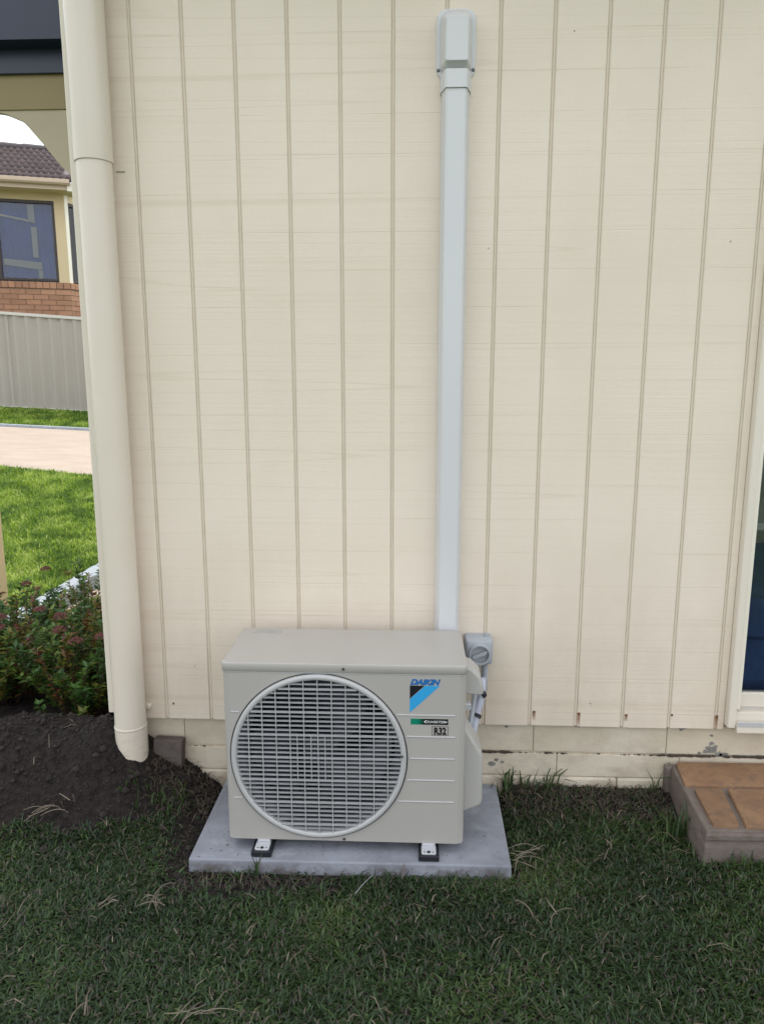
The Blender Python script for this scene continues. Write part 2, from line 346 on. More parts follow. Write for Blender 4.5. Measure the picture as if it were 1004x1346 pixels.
def grid_mesh(name, xs, ys, zf):
    X, Y = np.meshgrid(xs, ys); Z = zf(X, Y); nx, ny = len(xs), len(ys)
    v = np.stack([X, Y, Z], -1).reshape(-1, 3); i = np.arange(nx * ny).reshape(ny, nx)
    f = np.stack([i[:-1, :-1], i[:-1, 1:], i[1:, 1:], i[1:, :-1]], -1).reshape(-1, 4)
    return fast_mesh(name, v, f, 4)
def fast_mesh(name, v, f, k, tint=None):
    me = bpy.data.meshes.new(name); me.vertices.add(len(v)); me.vertices.foreach_set('co', np.ascontiguousarray(v, dtype=np.float32).ravel())
    nf = len(f); me.loops.add(nf * k); me.loops.foreach_set('vertex_index', np.ascontiguousarray(f, dtype=np.int32).ravel())
    me.polygons.add(nf); me.polygons.foreach_set('loop_start', np.arange(0, nf * k, k, dtype=np.int32))
    me.polygons.foreach_set('use_smooth', np.ones(nf, bool))
    if tint is not None:
        a = me.attributes.new('tint', 'FLOAT', 'POINT'); a.data.foreach_set('value', np.ascontiguousarray(tint, dtype=np.float32))
    me.update(calc_edges=True); return me

# ------------------------------------------------------------------ ground
def ground_mat():
    M = bpy.data.materials.new('soil_and_far_lawn'); M.use_nodes = True; t = M.node_tree; N = t.nodes; K = t.links.new; b = N['Principled BSDF']
    b.inputs['Roughness'].default_value = .95; b.inputs['Specular IOR Level'].default_value = .2
    g = N.new('ShaderNodeNewGeometry')
    def noise(s, d=6):
        n = N.new('ShaderNodeTexNoise'); n.inputs['Scale'].default_value = s; n.inputs['Detail'].default_value = d; n.inputs['Roughness'].default_value = .65
        K(g.outputs['Position'], n.inputs['Vector']); return n.outputs['Fac']
    def ramp(f, a, c, p=.35, q=.65):
        r = N.new('ShaderNodeValToRGB'); r.color_ramp.elements[0].position = p; r.color_ramp.elements[1].position = q
        r.color_ramp.elements[0].color = (*a, 1); r.color_ramp.elements[1].color = (*c, 1); K(f, r.inputs[0]); return r.outputs[0]
    soil = ramp(noise(45), (.012, .0095, .009), (.038, .0295, .027)); lawn = ramp(noise(30, 8), (.03, .065, .012), (.075, .13, .025))
    s = N.new('ShaderNodeSeparateXYZ'); K(g.outputs['Position'], s.inputs[0])
    def ab(o, k):
        q = N.new('ShaderNodeMath'); q.operation = 'SUBTRACT'; q.inputs[1].default_value = k; K(o, q.inputs[0]); p = N.new('ShaderNodeMath'); p.operation = 'ABSOLUTE'; K(q.outputs[0], p.inputs[0]); return p.outputs[0]
    far = N.new('ShaderNodeMath'); far.operation = 'MAXIMUM'; K(ab(s.outputs[0], .8), far.inputs[0]); K(ab(s.outputs[1], -.6), far.inputs[1])
    mr = N.new('ShaderNodeMapRange'); mr.inputs[1].default_value = 1.8; mr.inputs[2].default_value = 2.3; K(far.outputs[0], mr.inputs[0])
    x = N.new('ShaderNodeMixRGB'); K(mr.outputs[0], x.inputs[0]); K(soil, x.inputs[1]); K(lawn, x.inputs[2]); K(x.outputs[0], b.inputs['Base Color'])
    bp = N.new('ShaderNodeBump'); bp.inputs['Strength'].default_value = .9; bp.inputs['Distance'].default_value = .018; K(noise(90, 6), bp.inputs['Height']); K(bp.outputs[0], b.inputs['Normal'])
    return M
M_ground = ground_mat()
xs = np.concatenate([np.linspace(-500, -12, 14), np.arange(-11.5, -1.6, .25), np.arange(-1.6, 2.6, .014), np.arange(2.65, 8, .3), np.linspace(9, 500, 14)])
ys = np.concatenate([np.linspace(-500, -3.2, 16), np.arange(-3, -1.2, .06), np.arange(-1.2, .75, .012), np.arange(.75, 13, .12), np.linspace(14, 500, 14)])
kind(link('ground', grid_mesh('ground', xs, ys, ground), M_ground, smooth=True), 'structure')

# paved driveway across the neighbour side of the lawn, a sheet following the ground
def path_mesh():
    n = 60; v = []; f = []
    for i in range(n + 1):
        x = -12 + 13 * i / n; a = 5.42 - .24 * (x + 2.58) ; c = 7.78 - .02 * (x + 3.6)
        for k in range(13):
            y = a + (c - a) * k / 12; v.append((x, y, float(terrain(x, y)) + .018))
    for i in range(n):
        for k in range(12): f.append((i * 13 + k, (i + 1) * 13 + k, (i + 1) * 13 + k + 1, i * 13 + k + 1))
    return v, f
pv, pf = path_mesh(); pm = bpy.data.meshes.new('path'); pm.from_pydata(pv, [], pf)
path = kind(link('path', pm, M_path, smooth=True), 'structure')
mb = MB()
for i in range(40):
    x0 = -12 + 13 * i / 40; x1 = -12 + 13 * (i + 1) / 40 - .01
    ya, yb = 7.79 - .02 * (x0 + 3.6), 7.79 - .02 * (x1 + 3.6); za, zb = float(terrain(x0, ya)), float(terrain(x1, yb))
    mb.add([(x0, ya, za), (x1, yb, zb), (x1, yb + .1, zb), (x0, ya + .1, za), (x0, ya, za + .05), (x1, yb, zb + .05), (x1, yb + .1, zb + .05), (x0, ya + .1, za + .05)],
           [(0, 3, 2, 1), (4, 5, 6, 7), (0, 1, 5, 4), (1, 2, 6, 5), (2, 3, 7, 6), (3, 0, 4, 7)])
mb.build('path_edging', M_kerb, path)

# patio beside the house, laid with pale square tiles
patio = boxo('patio', (-1.235, .95, -.02, -.2, 6.0, .034), M_pale_mortar, bevel=0); kind(patio, 'structure')
tm = MB().box(0, 0, 0, .292, .292, .012); tme = tm.mesh('patio_tile'); tme.materials.append(M_patio)
for i in range(3):
    for j in range(16):
        piece('tile', tme, (-1.225 + .3 * i, 1.0 + .3 * j, .030 + random.uniform(-.0015, .0015)), patio)

# ------------------------------------------------------------------ the house with its cladding
XL, XR, ZB, ZT = -.182, 1.827, .26, 2.8
house = thing('house', 'cream house with grooved vertical board cladding behind the air conditioner', 'house', (0, 0, 0))
boxo('wall_sheet', (XL, .0048, ZB, XR, .022, ZT), M_groove, house, 0)
bme = {}
for i in range(-1, 13):
    x0 = (i * .15 + .005) if i >= 0 else XL
    x1 = (i + 1) * .15 - .005 if i < 12 else XR
    wd = round(x1 - x0, 4)
    if wd not in bme:
        q = MB().prism([(0, .0065), (0, .0022), (.0022, 0), (wd - .0022, 0), (wd, .0022), (wd, .0065)], 'z', 0, ZT - ZB).mesh('cladding_board'); q.materials.append(M_clad); bme[wd] = q
    dz = random.uniform(-.0012, .0012)
    if i >= 0:
        if 'bead' not in bme:
            q = MB().prism([(-.0024, .0065), (-.0028, .0036), (-.0016, .0026), (.0016, .0026), (.0028, .0036), (.0024, .0065)], 'z', 0, ZT - ZB - .001).mesh('groove_bead'); q.materials.append(M_groove); bme['bead'] = q
        piece('groove_bead', bme['bead'], (i * .15, 0, ZB), house)
    o = piece('cladding_board', bme[wd], (x0, random.uniform(-.0004, .0004), ZB - .0015 + dz), house)
# fine flashing lap and corner stop
MB().prism([(-.193, .03), (-.193, -.010), (-.190, -.013), (-.170, -.013), (-.168, -.0105), (-.168, -.002), (-.182, -.002), (-.182, .03)], 'z', .283, ZT).build('corner_trim', M_trim, house)
# rest of the building
boxo('side_wall', (XL, .03, .1, XL + .1, 6.5, ZT), M_trim, house, 0)
boxo('wall_above_door', (XR, .006, 2.36, 3.32, .1, ZT), M_clad, house, 0)
boxo('wall_beside_door', (3.32, .0, .0, 7.0, .1, ZT), M_clad, house, 0)
boxo('inner_wall', (XL + .1, .03, .0, XR - .005, .1, ZT), M_int, house, 0)
boxo('back_wall', (XL, 6.5, 0, 7, 6.6, ZT), M_int, house, 0)
boxo('partition', (1.30, .1, .2, 1.36, 3.4, ZT), M_int, house, 0)
boxo('partition', (1.36, 2.5, .2, 7, 2.6, ZT), M_int, house, 0)
boxo('ceiling', (XL, -.02, ZT, 7, 6.6, ZT + .03), M_int, house, 0)
boxo('indoor_floor', (XL + .1, .08, .2, 7, 6.5, .29), M_intf, house, 0)
MB().prism([(-.20, ZT + .10), (-.20, ZT + .14), (3.2, 4.35), (7.2, ZT + .14), (7.2, ZT + .10), (3.2, 4.29)], 'x', XL - .02, 7.2).build('roof', M_tile, house)
boxo('eave_lining', (XL, -.18, ZT + .032, 7, -.02, ZT + .05), M_trim, house, 0)
boxo('fascia', (XL - .02, -.205, ZT - .0, 7.1, -.18, ZT + .14), M_trim, house, .002)
MB().prism([(-.31, ZT + .02), (-.31, ZT + .12), (-.30, ZT + .12), (-.30, ZT + .03), (-.207, ZT + .03), (-.207, ZT + .02)], 'x', XL - .02, 7.1).build('gutter', M_dark, house)

# base of painted masonry courses
boxo('base_wall', (XL + .03, .0245, -.1, 6.9, .08, .26), M_base, house, 0)
def course(z0, z1, joints, y0, bev=.0022):
    for a, b in zip(joints[:-1], joints[1:]):
        v = MB(); n = max(2, int((b - a) / .035)); rings = []
        v.box(a + .0008, y0 + random.uniform(-.001, .001), z0, b - .0008, .05, z1).build('block', M_base, house, bev)
course(.157, .2575, [-.14, .05, .44, .83, 1.22, 1.655, 2.04, 2.43, 3.4], .0200)
course(.0715, .1515, [-.14, .24, .63, 1.02, 1.30, 1.70, 2.1, 3.4], .0165)
course(-.03, .0695, [-.14, .43, .82, 1.15, 1.50, 1.9, 3.4], .0120, .008)
# crumbling dark crack between the courses
cm = MB()
for k in range(620):
    x = -.12 + k * .0048 + random.uniform(-.003, .003); th_ = float(fbm(x * 6.5, 3.3, 4)) + .12 * random.uniform(-1, 1)
    if th_ < .40: continue
    r = .0009 + .0042 * max(0, th_ - .42) * random.uniform(.5, 1.6) / .2; zc = .1545 + random.uniform(-.0009, .0009)
    if random.random() < .03: r += .0025
    cm.add([(x - r * 1.9, .0143, zc), (x - r, .0140, zc + r * .8), (x + r, .0140, zc + r * .7), (x + r * 2.1, .0143, zc), (x + r, .0140, zc - r * .8), (x - r, .0140, zc - r * .6), (x, .0128, zc)],
           [(0, 1, 6), (1, 2, 6), (2, 3, 6), (3, 4, 6), (4, 5, 6), (5, 0, 6)])
kind(cm.build('crack_dirt', M_mortar, house), 'stuff')
# flaked paint: thin proud chips of bare grey masonry
M_flake = mat('bare_grey_masonry', (.24, .24, .225), .9, var=(.15, .145, .135), vscale=60, bump=.5, bscale=200)
for cx, cz, s in ((1.806, .176, .021), (1.800, .197, .009), (1.783, .168, .009), (1.80, .225, .006), (1.826, .160, .013), (1.845, .158, .014), (1.765, .163, .006), (1.70, .252, .016), (1.365, .252, .010), (1.52, .25, .006), (1.10, .125, .007), (1.085, .112, .012), (1.12, .118, .006), (1.13, .243, .006)):
    pts = []; n = 14
    for k in range(n):
        a = 2 * math.pi * k / n; r = s * random.uniform(.55, 1.15); pts.append((cx + r * math.cos(a) * 1.15, cz + r * math.sin(a) * .8))
    MB().prism(pts, 'y', .0105 if cz < .06 else (.0150 if cz < .152 else .0186), .03).build('paint_flake', M_flake, house)
# nails with rust runs at the foot of the boards
nm = MB().disc_ring(0, 0, [(.0001, -.0022), (.0026, -.0020), (.0034, -.0004), (.0034, .002)], 10).mesh('nail'); nm.materials.append(M_rust)
for x, z, run in ((1.216, .306, .03), (1.361, .303, .05), (1.513, .300, .022), (1.659, .304, 0), (1.802, .301, .05), (1.396, .339, 0), (.023, .312, 0), (.101, .445, 0), (1.253, 2.328, 0), (1.031, 1.754, 0), (1.724, 1.768, 0)):
    s = 1.0 if z < .32 else .42
    o = piece('nail', nm, (x, 0, z), house); o.scale = (s, 1, s * 1.2)
    if run:
        MB().box(x - .008, -.0012, z - run, x + .006, -.0008, z + .004).build('rust_run', M_run, house)

# ------------------------------------------------------------------ sliding door
door = thing('sliding_door', 'cream aluminium sliding glass door at the right edge behind the brick step', 'door', (2.5, 0, .26))
MB().prism([(1.8275, .02), (1.8275, -.022), (1.830, -.026), (1.851, -.026), (1.853, -.022), (1.853, .02)], 'z', .2765, 2.35).build('jamb', M_trim, door, 0)
MB().prism([(1.8535, .04), (1.8535, -.012), (1.857, -.014), (1.867, -.014), (1.869, -.010), (1.869, .04)], 'z', .335, 2.32).build('jamb', M_nwhite, door, 0)
boxo('jamb', (3.28, -.026, .2765, 3.318, .02, 2.35), M_trim, door)
boxo('head', (1.8535, -.026, 2.3202, 3.2795, .02, 2.35), M_trim, door)
boxo('sill', (1.8545, -.034, .262, 3.279, .06, .284), M_trim, door, .002)
boxo('track', (1.8545, -.036, .2845, 3.279, -.031, .300), M_metal, door, .0005)
boxo('track', (1.8545, -.010, .2845, 3.279, .012, .322), M_trim, door, .002)
boxo('track', (1.8545, .0125, .2845, 3.279, .03, .334), M_frail, door, .001)
boxo('sash_rail', (1.8695, .004, .335, 3.279, .034, .382), M_trim, door, .002)
boxo('sash_stile', (2.54, .0, .3825, 2.59, .036, 2.32), M_trim, door, .002)
boxo('glass', (1.8695, .016, .3825, 2.54, .019, 2.32), M_glass, door, 0)
boxo('glass', (2.59, .016, .3825, 3.279, .019, 2.32), M_glass, door, 0)

# indoors, seen through the glass
def bedspread():
    xs = np.linspace(1.5, 3.4, 110); ys = np.linspace(.10, .82, 40)
    def z(x, y): return .60 + .09 * np.clip((y - .1) / .5, 0, 1) + .022 * np.abs(np.sin(x * 11 + y * 13 + 5 * fbm(x * 3, y * 3))) + .03 * (fbm(x * 9, y * 9) - .5) - .35 * np.exp(-((y - .1) / .05) ** 2)
    return grid_mesh('bedspread', xs, ys, z)
bed = thing('bed', 'low bed under a rumpled blue cover behind the glass door', 'bed', (2.4, 1.1, .29))
link('bedspread', bedspread(), M_bed, bed, True)
boxo('bed_base', (1.52, .12, .291, 3.38, .80, .52), M_bed, bed, .01)
tbl = thing('table', 'pale topped table with teal legs behind the blue covered bed indoors', 'table', (2.7, 1.2, .29))
boxo('table_top', (2.05, .90, .735, 3.3, 1.6, .768), M_nwhite, tbl, .003)
for x, y in ((2.24, .93), (3.2, .93), (3.2, 1.53)): boxo('leg', (x, y, .291, x + .07, y + .05, .734), M_teal, tbl, .003)

# ------------------------------------------------------------------ downpipe
dp = thing('downpipe', 'cream round downpipe running down the left corner of the house into soil', 'downpipe', (-.1, -.06, .05))
cx, cy = -.1, -.062
MB().tube([(cx, cy, z) for z in (-.12, .1, .26)], .0508, 48).build('pipe', M_pipe, dp, smooth=True)
MB().tube([(cx, cy, .2602), (cx, cy, .2625), (cx, cy, .2665), (cx, cy, .269)], [.0495, .0517, .0517, .0495], 48, False).build('joint_ring', M_pipe, dp, smooth=True)
MB().tube([(cx, cy, .262), (cx, cy, .29), (cx, cy, 1.995)], [.0505, .0492, .0492], 48).build('pipe', M_pipe, dp, smooth=True)
MB().tube([(cx, cy, 1.984), (cx, cy, 1.990), (cx, cy, 2.6)], [.0526, .0534, .0534], 48, True).build('pipe', M_pipe, dp, smooth=True)
boxo('bracket', (-.06, -.0030, 1.9750, -.035, -.0005, 1.9762), M_screw, dp, 0)
MB().disc_ring(-.062, .302, [(.0001, -.012), (.008, -.011), (.012, -.006), (.013, -.001)], 14).build('bracket', M_pipe, dp, smooth=True)

# ------------------------------------------------------------------ pipe duct on the wall
du = thing('pipe_duct', 'pale grey plastic duct rising up the wall from behind the air conditioner', 'duct', (.926, 0, .4))
dx = .926
def dprof(w, f, d): return [(dx - w, -.0006), (dx - w, -.022), (dx - w + .004, -.030), (dx - f, -d + .004), (dx - f + .005, -d), (dx + f - .005, -d), (dx + f, -d + .004), (dx + w - .004, -.030), (dx + w, -.022), (dx + w, -.0006)]
MB().prism(dprof(.0385, .029, .057), 'z', .33, 2.185).build('duct_cover', M_duct, du, smooth=True, angle=25)
capo = thing('wall_cap', 'rounded pale grey plastic cap with two screws topping the wall duct', 'duct cap', (dx, 0, 2.28))
fl = rrect(dx - .055, 2.207, dx + .055, 2.388, .030, 8)
MB().loft([[(x, -.0006, z) for x, z in fl], [(x, -.0045, z) for x, z in fl], [(dx + (x - dx) * .975, -.0062, 2.298 + (z - 2.298) * .985) for x, z in fl]]).build('flange', M_duct, capo, smooth=True, angle=30)
def cr_(x0, z0, x1, z1, r, y): return [(x, y, z) for x, z in rrect(x0, z0, x1, z1, r, 5)]
MB().loft([cr_(dx - .044, 2.215, dx + .044, 2.382, .028, -.005), cr_(dx - .0425, 2.214, dx + .0425, 2.376, .026, -.026), cr_(dx - .0315, 2.232, dx + .0315, 2.345, .006, -.063), cr_(dx - .0285, 2.2345, dx + .0285, 2.3425, .004, -.0655)]).build('hood', M_duct, capo, smooth=True, angle=28)
MB().prism(dprof(.0425, .0315, .0615), 'z', 2.168, 2.215).build('collar', M_duct, capo, smooth=True, angle=25)
for sx in (-1, 1):
    MB().disc_ring(dx + sx * .0485, 2.231, [(.0001, -.0085), (.0035, -.0085), (.0052, -.0062)], 14).build('screw', M_screw, capo)

# ------------------------------------------------------------------ isolator switch and flexible conduit
iso = thing('isolator_switch', 'grey rotary isolator switch box on the wall right of the air conditioner', 'switch', (1.026, 0, .53))
MB().loft([cr_(.984, .492, 1.069, .574, .006, -.0006), cr_(.984, .492, 1.069, .574, .006, -.056), cr_(.987, .495, 1.066, .569, .006, -.067), cr_(.990, .498, 1.063, .566, .005, -.0685)]).build('box', M_iso, iso, smooth=True, angle=28)
MB().disc_ring(1.0265, .5305, [(.0345, -.060), (.0345, -.083), (.0325, -.086), (.0285, -.086), (.0270, -.083), (.0265, -.072), (.0001, -.072)], 48).build('dial_ring', M_iso, iso, smooth=True, angle=35)
kn = MB().loft([[(x, y, z) for x, z in rrect(-.0255, -.0052, .0255, .0052, .0050, 4)] for y in (-.0718, -.088)]).build('knob', M_iso, iso, .001)
kn.rotation_euler = (0, -R(24), 0); kn.location = kn.location + Vector((1.0265, 0, .5305))
tb = MB().box(-.001, -.0885, -.001, .001, -.0879, .001); 
mk = boxo('pointer_mark', (1.0462, -.0886, .5385, 1.0500, -.0881, .5405), M_logo_black, iso, 0)
MB().tube([(1.05, -.03, .574), (1.05, -.03, .584)], .006, 12).build('gland', M_iso, iso)
con = []
P = [Vector(p) for p in ((1.047, -.04, .492), (1.047, -.042, .45), (1.045, -.050, .41), (1.038, -.075, .392), (1.022, -.13, .40))]
def cat(P, n):
    out = []
    for i in range(len(P) - 1):
        p0, p1, p2, p3 = P[max(i - 1, 0)], P[i], P[i + 1], P[min(i + 2, len(P) - 1)]
        for k in range(n):
            t = k / n; out.append(.5 * ((2 * p1) + (p2 - p0) * t + (2 * p0 - 5 * p1 + 4 * p2 - p3) * t * t + (3 * p1 - p0 - 3 * p2 + p3) * t ** 3))
    return out + [P[-1]]
cp = cat(P, 22); tag(MB().tube(cp, [.0098 if k % 2 else .0112 for k in range(len(cp))], 14).build('flexible_conduit', M_iso, None, smooth=True, angle=60), 'thin corrugated grey conduit hanging from the isolator switch', 'conduit')
hose = thing('insulated_pipe', 'white insulated pipe between the two side covers of the air conditioner', 'pipe', (1.0, -.2, .4))
MB().tube(cat([Vector(p) for p in ((1.032, -.12, .47), (1.028, -.15, .425), (1.012, -.17, .37), (.998, -.20, .31))], 6), .0115, 14).build('pipe', M_white, hose, smooth=True)
MB().tube(cat([Vector(p) for p in ((1.010, -.16, .46), (1.002, -.17, .40), (.992, -.19, .35))], 6), .008, 12).build('pipe', M_iso, hose, smooth=True)
MB().tube([(1.0165, -.170, .376), (1.0125, -.175, .368)], .0128, 14).build('cable_tie', M_black, hose)
MB().tube([(1.034, -.155, .440), (1.026, -.160, .436)], .0145, 14).build('cable_tie', M_black, hose)

# ------------------------------------------------------------------ slab, step, loose brick
tag(MB().loft([[(.186, -.420, -.05), (1.099, -.414, -.05), (1.103, .010, -.05), (.188, .010, -.05)], [(.188, -.418, .04), (1.097, -.412, .04), (1.100, .010, .04), (.190, .010, .04)]]).build('concrete_slab', M_conc, None, .004), 'thin grey concrete slab lying in the lawn under the air conditioner', 'slab')
stp = thing('doorstep', 'low rendered doorstep topped with terracotta pavers below the sliding door', 'step', (2.2, -.2, 0))
MB().loft([[(1.664, .010, -.06), (1.640, -.362, -.06), (3.0, -.335, -.06), (3.0, .010, -.06)], [(1.666, .010, .08), (1.640, -.366, .08), (3.0, -.338, .08), (3.0, .010, .08)], [(1.669, .010, .128), (1.646, -.358, .128), (3.0, -.33, .128), (3.0, .010, .128)]]).build('step_body', M_step, stp, .006)
MB().loft([[(1.638, -.371, z), (3.0, -.343, z), (3.0, -.32, z), (1.650, -.34, z)] for z in (.104, .126)]).build('step_lip', M_step, stp, .005)
MB().loft([[(1.648, .0105, z) for z in (-.02, .125)] + [(1.668, .0105, z) for z in (.134, -.02)], [(1.652, -.012, z) for z in (-.02, .118)] + [(1.668, -.012, z) for z in (.131, -.02)]]).build('mortar_strip', M_step, stp, .003)
for q in ([(1.664, -.136), (2.25, -.128), (2.25, .006), (1.684, .002)], [(1.668, -.341), (1.741, -.345), (1.768, -.153), (1.684, -.156)],
          [(1.758, -.346), (2.06, -.335), (2.08, -.150), (1.786, -.153)], [(2.08, -.335), (2.5, -.33), (2.5, -.15), (2.10, -.15)], [(2.27, -.128), (2.96, -.122), (2.96, .006), (2.27, .006)]):
    c = Vector((sum(p[0] for p in q) / 4, sum(p[1] for p in q) / 4)); r1 = []
    def rp(s):
        out = []
        for k in range(4):
            a, b, d = Vector(q[k - 1]), Vector(q[k]), Vector(q[(k + 1) % 4]); r = .009
            p0 = b + (a - b).normalized() * r; p1 = b + (d - b).normalized() * r
            for t in (0, .5, 1): w_ = (1 - t) ** 2 * p0 + 2 * t * (1 - t) * b + t * t * p1; out.append(c + (w_ - c) * s)
        return out
    MB().loft([[(p.x, p.y, .125) for p in rp(1)], [(p.x, p.y, .1365) for p in rp(1)], [(p.x, p.y, .1395) for p in rp(.985)]]).build('paver', M_terra, stp, smooth=True, angle=40)
br = boxo('old_brick', (-.045, -.045, 0, .052, -.004, .118), M_oldbrick, None, .004)
br.location.z = .075; br.rotation_euler = (R(-6), R(2), 0); tag(br, 'old grey brick leaning on the house base beside the downpipe', 'brick')

# ------------------------------------------------------------------ air conditioner
AX0, AX1, AY0, AY1, AZ0, AZ1 = .2906, .9656, -.367, -.083, .0739, .6094
FX, FZ = .556, .332
ac = thing('air_conditioner', 'ivory outdoor air conditioner unit with round fan grille standing on the slab', 'air conditioner', ((AX0 + AX1) / 2, -.225, .04))
ZS = .5825                                           # seam under the lid
rc = .017
MB().loft([[(x, y, z) for x, y in [p for p in ([(AX0 + rc, AY0 + .0012), (AX0 + .30 * rc, AY0 + .30 * rc), (AX0, AY0 + rc), (AX0, AY1 - rc), (AX0 + .3 * rc, AY1 - .3 * rc), (AX0 + rc, AY1), (AX1 - rc, AY1), (AX1 - .3 * rc, AY1 - .3 * rc), (AX1, AY1 - rc), (AX1, AY0 + rc), (AX1 - .3 * rc, AY0 + .3 * rc), (AX1 - rc, AY0 + .0012), (AX1 - rc, AY0 + .02), (AX1 - .02, AY1 - .02), (AX0 + .02, AY1 - .02), (AX0 + rc, AY0 + .02)])]] for z in (AZ0, ZS)]).build('casing', M_ac, ac, smooth=True, angle=50)
# front panel with its round opening
def front_panel(r=.2435):
    x0, x1, z0, z1 = AX0 + rc, AX1 - rc, AZ0, ZS
    an = sorted(set([2 * math.pi * k / 120 for k in range(120)] + [math.atan2(z - FZ, x - FX) % (2 * math.pi) for x in (x0, x1) for z in (z0, z1)]))
    inn, out = [], []
    for a in an:
        c, s = math.cos(a), math.sin(a)
        t = min((x1 - FX) / c if c > 1e-9 else 9, (x0 - FX) / c if c < -1e-9 else 9, (z1 - FZ) / s if s > 1e-9 else 9, (z0 - FZ) / s if s < -1e-9 else 9)
        out.append((FX + t * c, AY0, FZ + t * s)); inn.append((FX + r * c, AY0, FZ + r * s))
    back = [(x, AY0 + .02, z) for x, y, z in inn]; ob = [(x, AY0 + .012, z) for x, y, z in out]
    return MB().loft([ob, out, inn, back], False)
front_panel().build('front_panel', M_ac, ac, smooth=True, angle=30)
boxo('base_pan', (AX0 + .01, AY0 + .01, AZ0 - .004, AX1 - .01, AY1 - .01, AZ0 + .01), M_ac, ac, .002)
# lid
def lr(z, g, r=.014): return [(x, y, z) for x, y in rrect(AX0 - g, AY0 - g, AX1 + g, AY1 + g, r, 6)]
MB().loft([lr(ZS + .0012, .0002), lr(ZS + .0022, .0012), lr(.6068, .0012), lr(.6086, .0003), lr(.6092, -.0035), lr(.6082, -.0075), lr(.6082, -.012)]).build('lid', M_ac, ac, smooth=True, angle=60)
# embossed lines of the front, plus a highlight strip at the lid seam
def emb(x0, x1, z): MB().prism([(AY0 + .001, z - .0026), (AY0 - .0010, z - .0012), (AY0 - .0022, z + .0008), (AY0 - .0014, z + .0024), (AY0 + .001, z + .0030)], 'x', x0, x1).build('embossed_or_highlight_line', M_acl, ac)
for z in (.463, .399, .3335, .268, .202):
    c = math.sqrt(max(0, .256 ** 2 - (z - FZ) ** 2)); emb(FX + c, .936, z)
    if abs(z - FZ) > .1: emb(.3125, FX - c, z)
MB().prism([(AY0 - .0002, ZS - .0022), (AY0 - .0013, ZS - .0010), (AY0 - .0013, ZS + .0006), (AY0 - .0002, ZS + .0008)], 'x', AX0 + .012, AX1 - .012).build('embossed_or_highlight_line', M_acl, ac)  # pale strip modelled in place of the highlight along the seam
# grille
gr = MB().disc_ring(FX, FZ, [(.2465, AY0 + .004), (.2462, AY0 - .0045), (.2440, AY0 - .0080), (.2395, AY0 - .0092), (.2345, AY0 - .0085), (.2312, AY0 - .0055), (.2300, AY0 + .012)], 128).build('fan_grille', M_acl, ac, smooth=True, angle=50)
MB().disc_ring(FX, FZ, [(.2505, AY0 + .0006), (.2503, AY0 - .0006), (.2470, AY0 - .0006)], 128).build('painted_shadow_ring', M_screw, ac)  # dark flat ring that draws the shadow line round the grille
GR = .2312
for k in range(-16, 17):
    dz = k * .01362; c = math.sqrt(GR ** 2 - dz * dz); big = (k % 5 == 0)
    h = .0016 if big else .00085; y0 = AY0 - (.0085 if big else .0065)
    MB().add([(FX - c, y0, FZ + dz - h), (FX + c, y0, FZ + dz - h), (FX + c, y0 + .0065, FZ + dz - h + .0018), (FX - c, y0 + .0065, FZ + dz - h + .0018), (FX - c, y0, FZ + dz + h), (FX + c, y0, FZ + dz + h), (FX + c, y0 + .0065, FZ + dz + h + .0010), (FX - c, y0 + .0065, FZ + dz + h + .0010)],
             [(0, 3, 2, 1), (4, 5, 6, 7), (0, 1, 5, 4), (1, 2, 6, 5), (2, 3, 7, 6), (3, 0, 4, 7)]).build('slat', M_slat, gr)
for k in range(-5, 6):
    d = k * .0389; c = math.sqrt(GR ** 2 - d * d)
    MB().box(FX + d - .0011, AY0 - .0078, FZ - c, FX + d + .0011, AY0 - .0035, FZ + c).build('bar', M_acl, gr)
for d in (-.01945, .01945, -.0583):
    MB().box(FX + d - .0010, AY0 - .0075, FZ - .068, FX + d + .0010, AY0 - .0035, FZ + .068).build('bar', M_acl, gr)
for x, z in ((FX + .072, .5955), (FX + .070, .0815)): MB().disc_ring(x, z, [(.0001, AY0 - .0052), (.0032, AY0 - .0048), (.0042, AY0 - .0028)], 12).build('screw', M_screw, ac)
MB().disc_ring(FX + .2345, FZ + .012, [(.0001, AY0 - .0118), (.003, AY0 - .0113), (.0038, AY0 - .009)], 12).build('screw', M_screw, ac)
# inside: bell mouth, shroud, fan, condenser
MB().disc_ring(FX, FZ, [(.243, AY0 + .013), (.228, AY0 + .018), (.216, AY0 + .030), (.2125, AY0 + .050), (.2125, AY0 + .085)], 96)  .build('bell_mouth', M_bell, ac, smooth=True)
boxo('condenser', (AX0 + .022, AY1 - .05, AZ0 + .02, AX1 - .022, AY1 - .022, ZS - .01), M_fin, ac, 0)
fan = MB().disc_ring(FX, FZ, [(.0001, AY0 + .035), (.030, AY0 + .038), (.047, AY0 + .050), (.05, AY0 + .12)], 40).build('fan', M_fan, ac, smooth=True)
def blade(a0):
    v = []; f = []; nr, na = 8, 10
    for i in range(nr):
        r = .045 + (.203 - .045) * i / (nr - 1); sw = .5 * (i / (nr - 1)) ** 1.3; span = R(62) + R(22) * i / (nr - 1)
        for j in range(na):
            t = j / (na - 1); a = a0 + sw + span * t; y = AY0 + .048 + .06 * t - .012 * math.sin(math.pi * t) + .01 * i / nr
            v.append((FX + r * math.cos(a), y, FZ + r * math.sin(a)))
    for i in range(nr - 1):
        for j in range(na - 1): f.append((i * na + j, i * na + j + 1, (i + 1) * na + j + 1, (i + 1) * na + j))
    n = len(v); v += [(x, y + .003, z) for x, y, z in v]; f += [tuple(n + i for i in reversed(q)) for q in f]
    return MB().add(v, f)
for k in range(3): blade(R(20 + 120 * k)).build('blade', M_fan, fan, smooth=True)
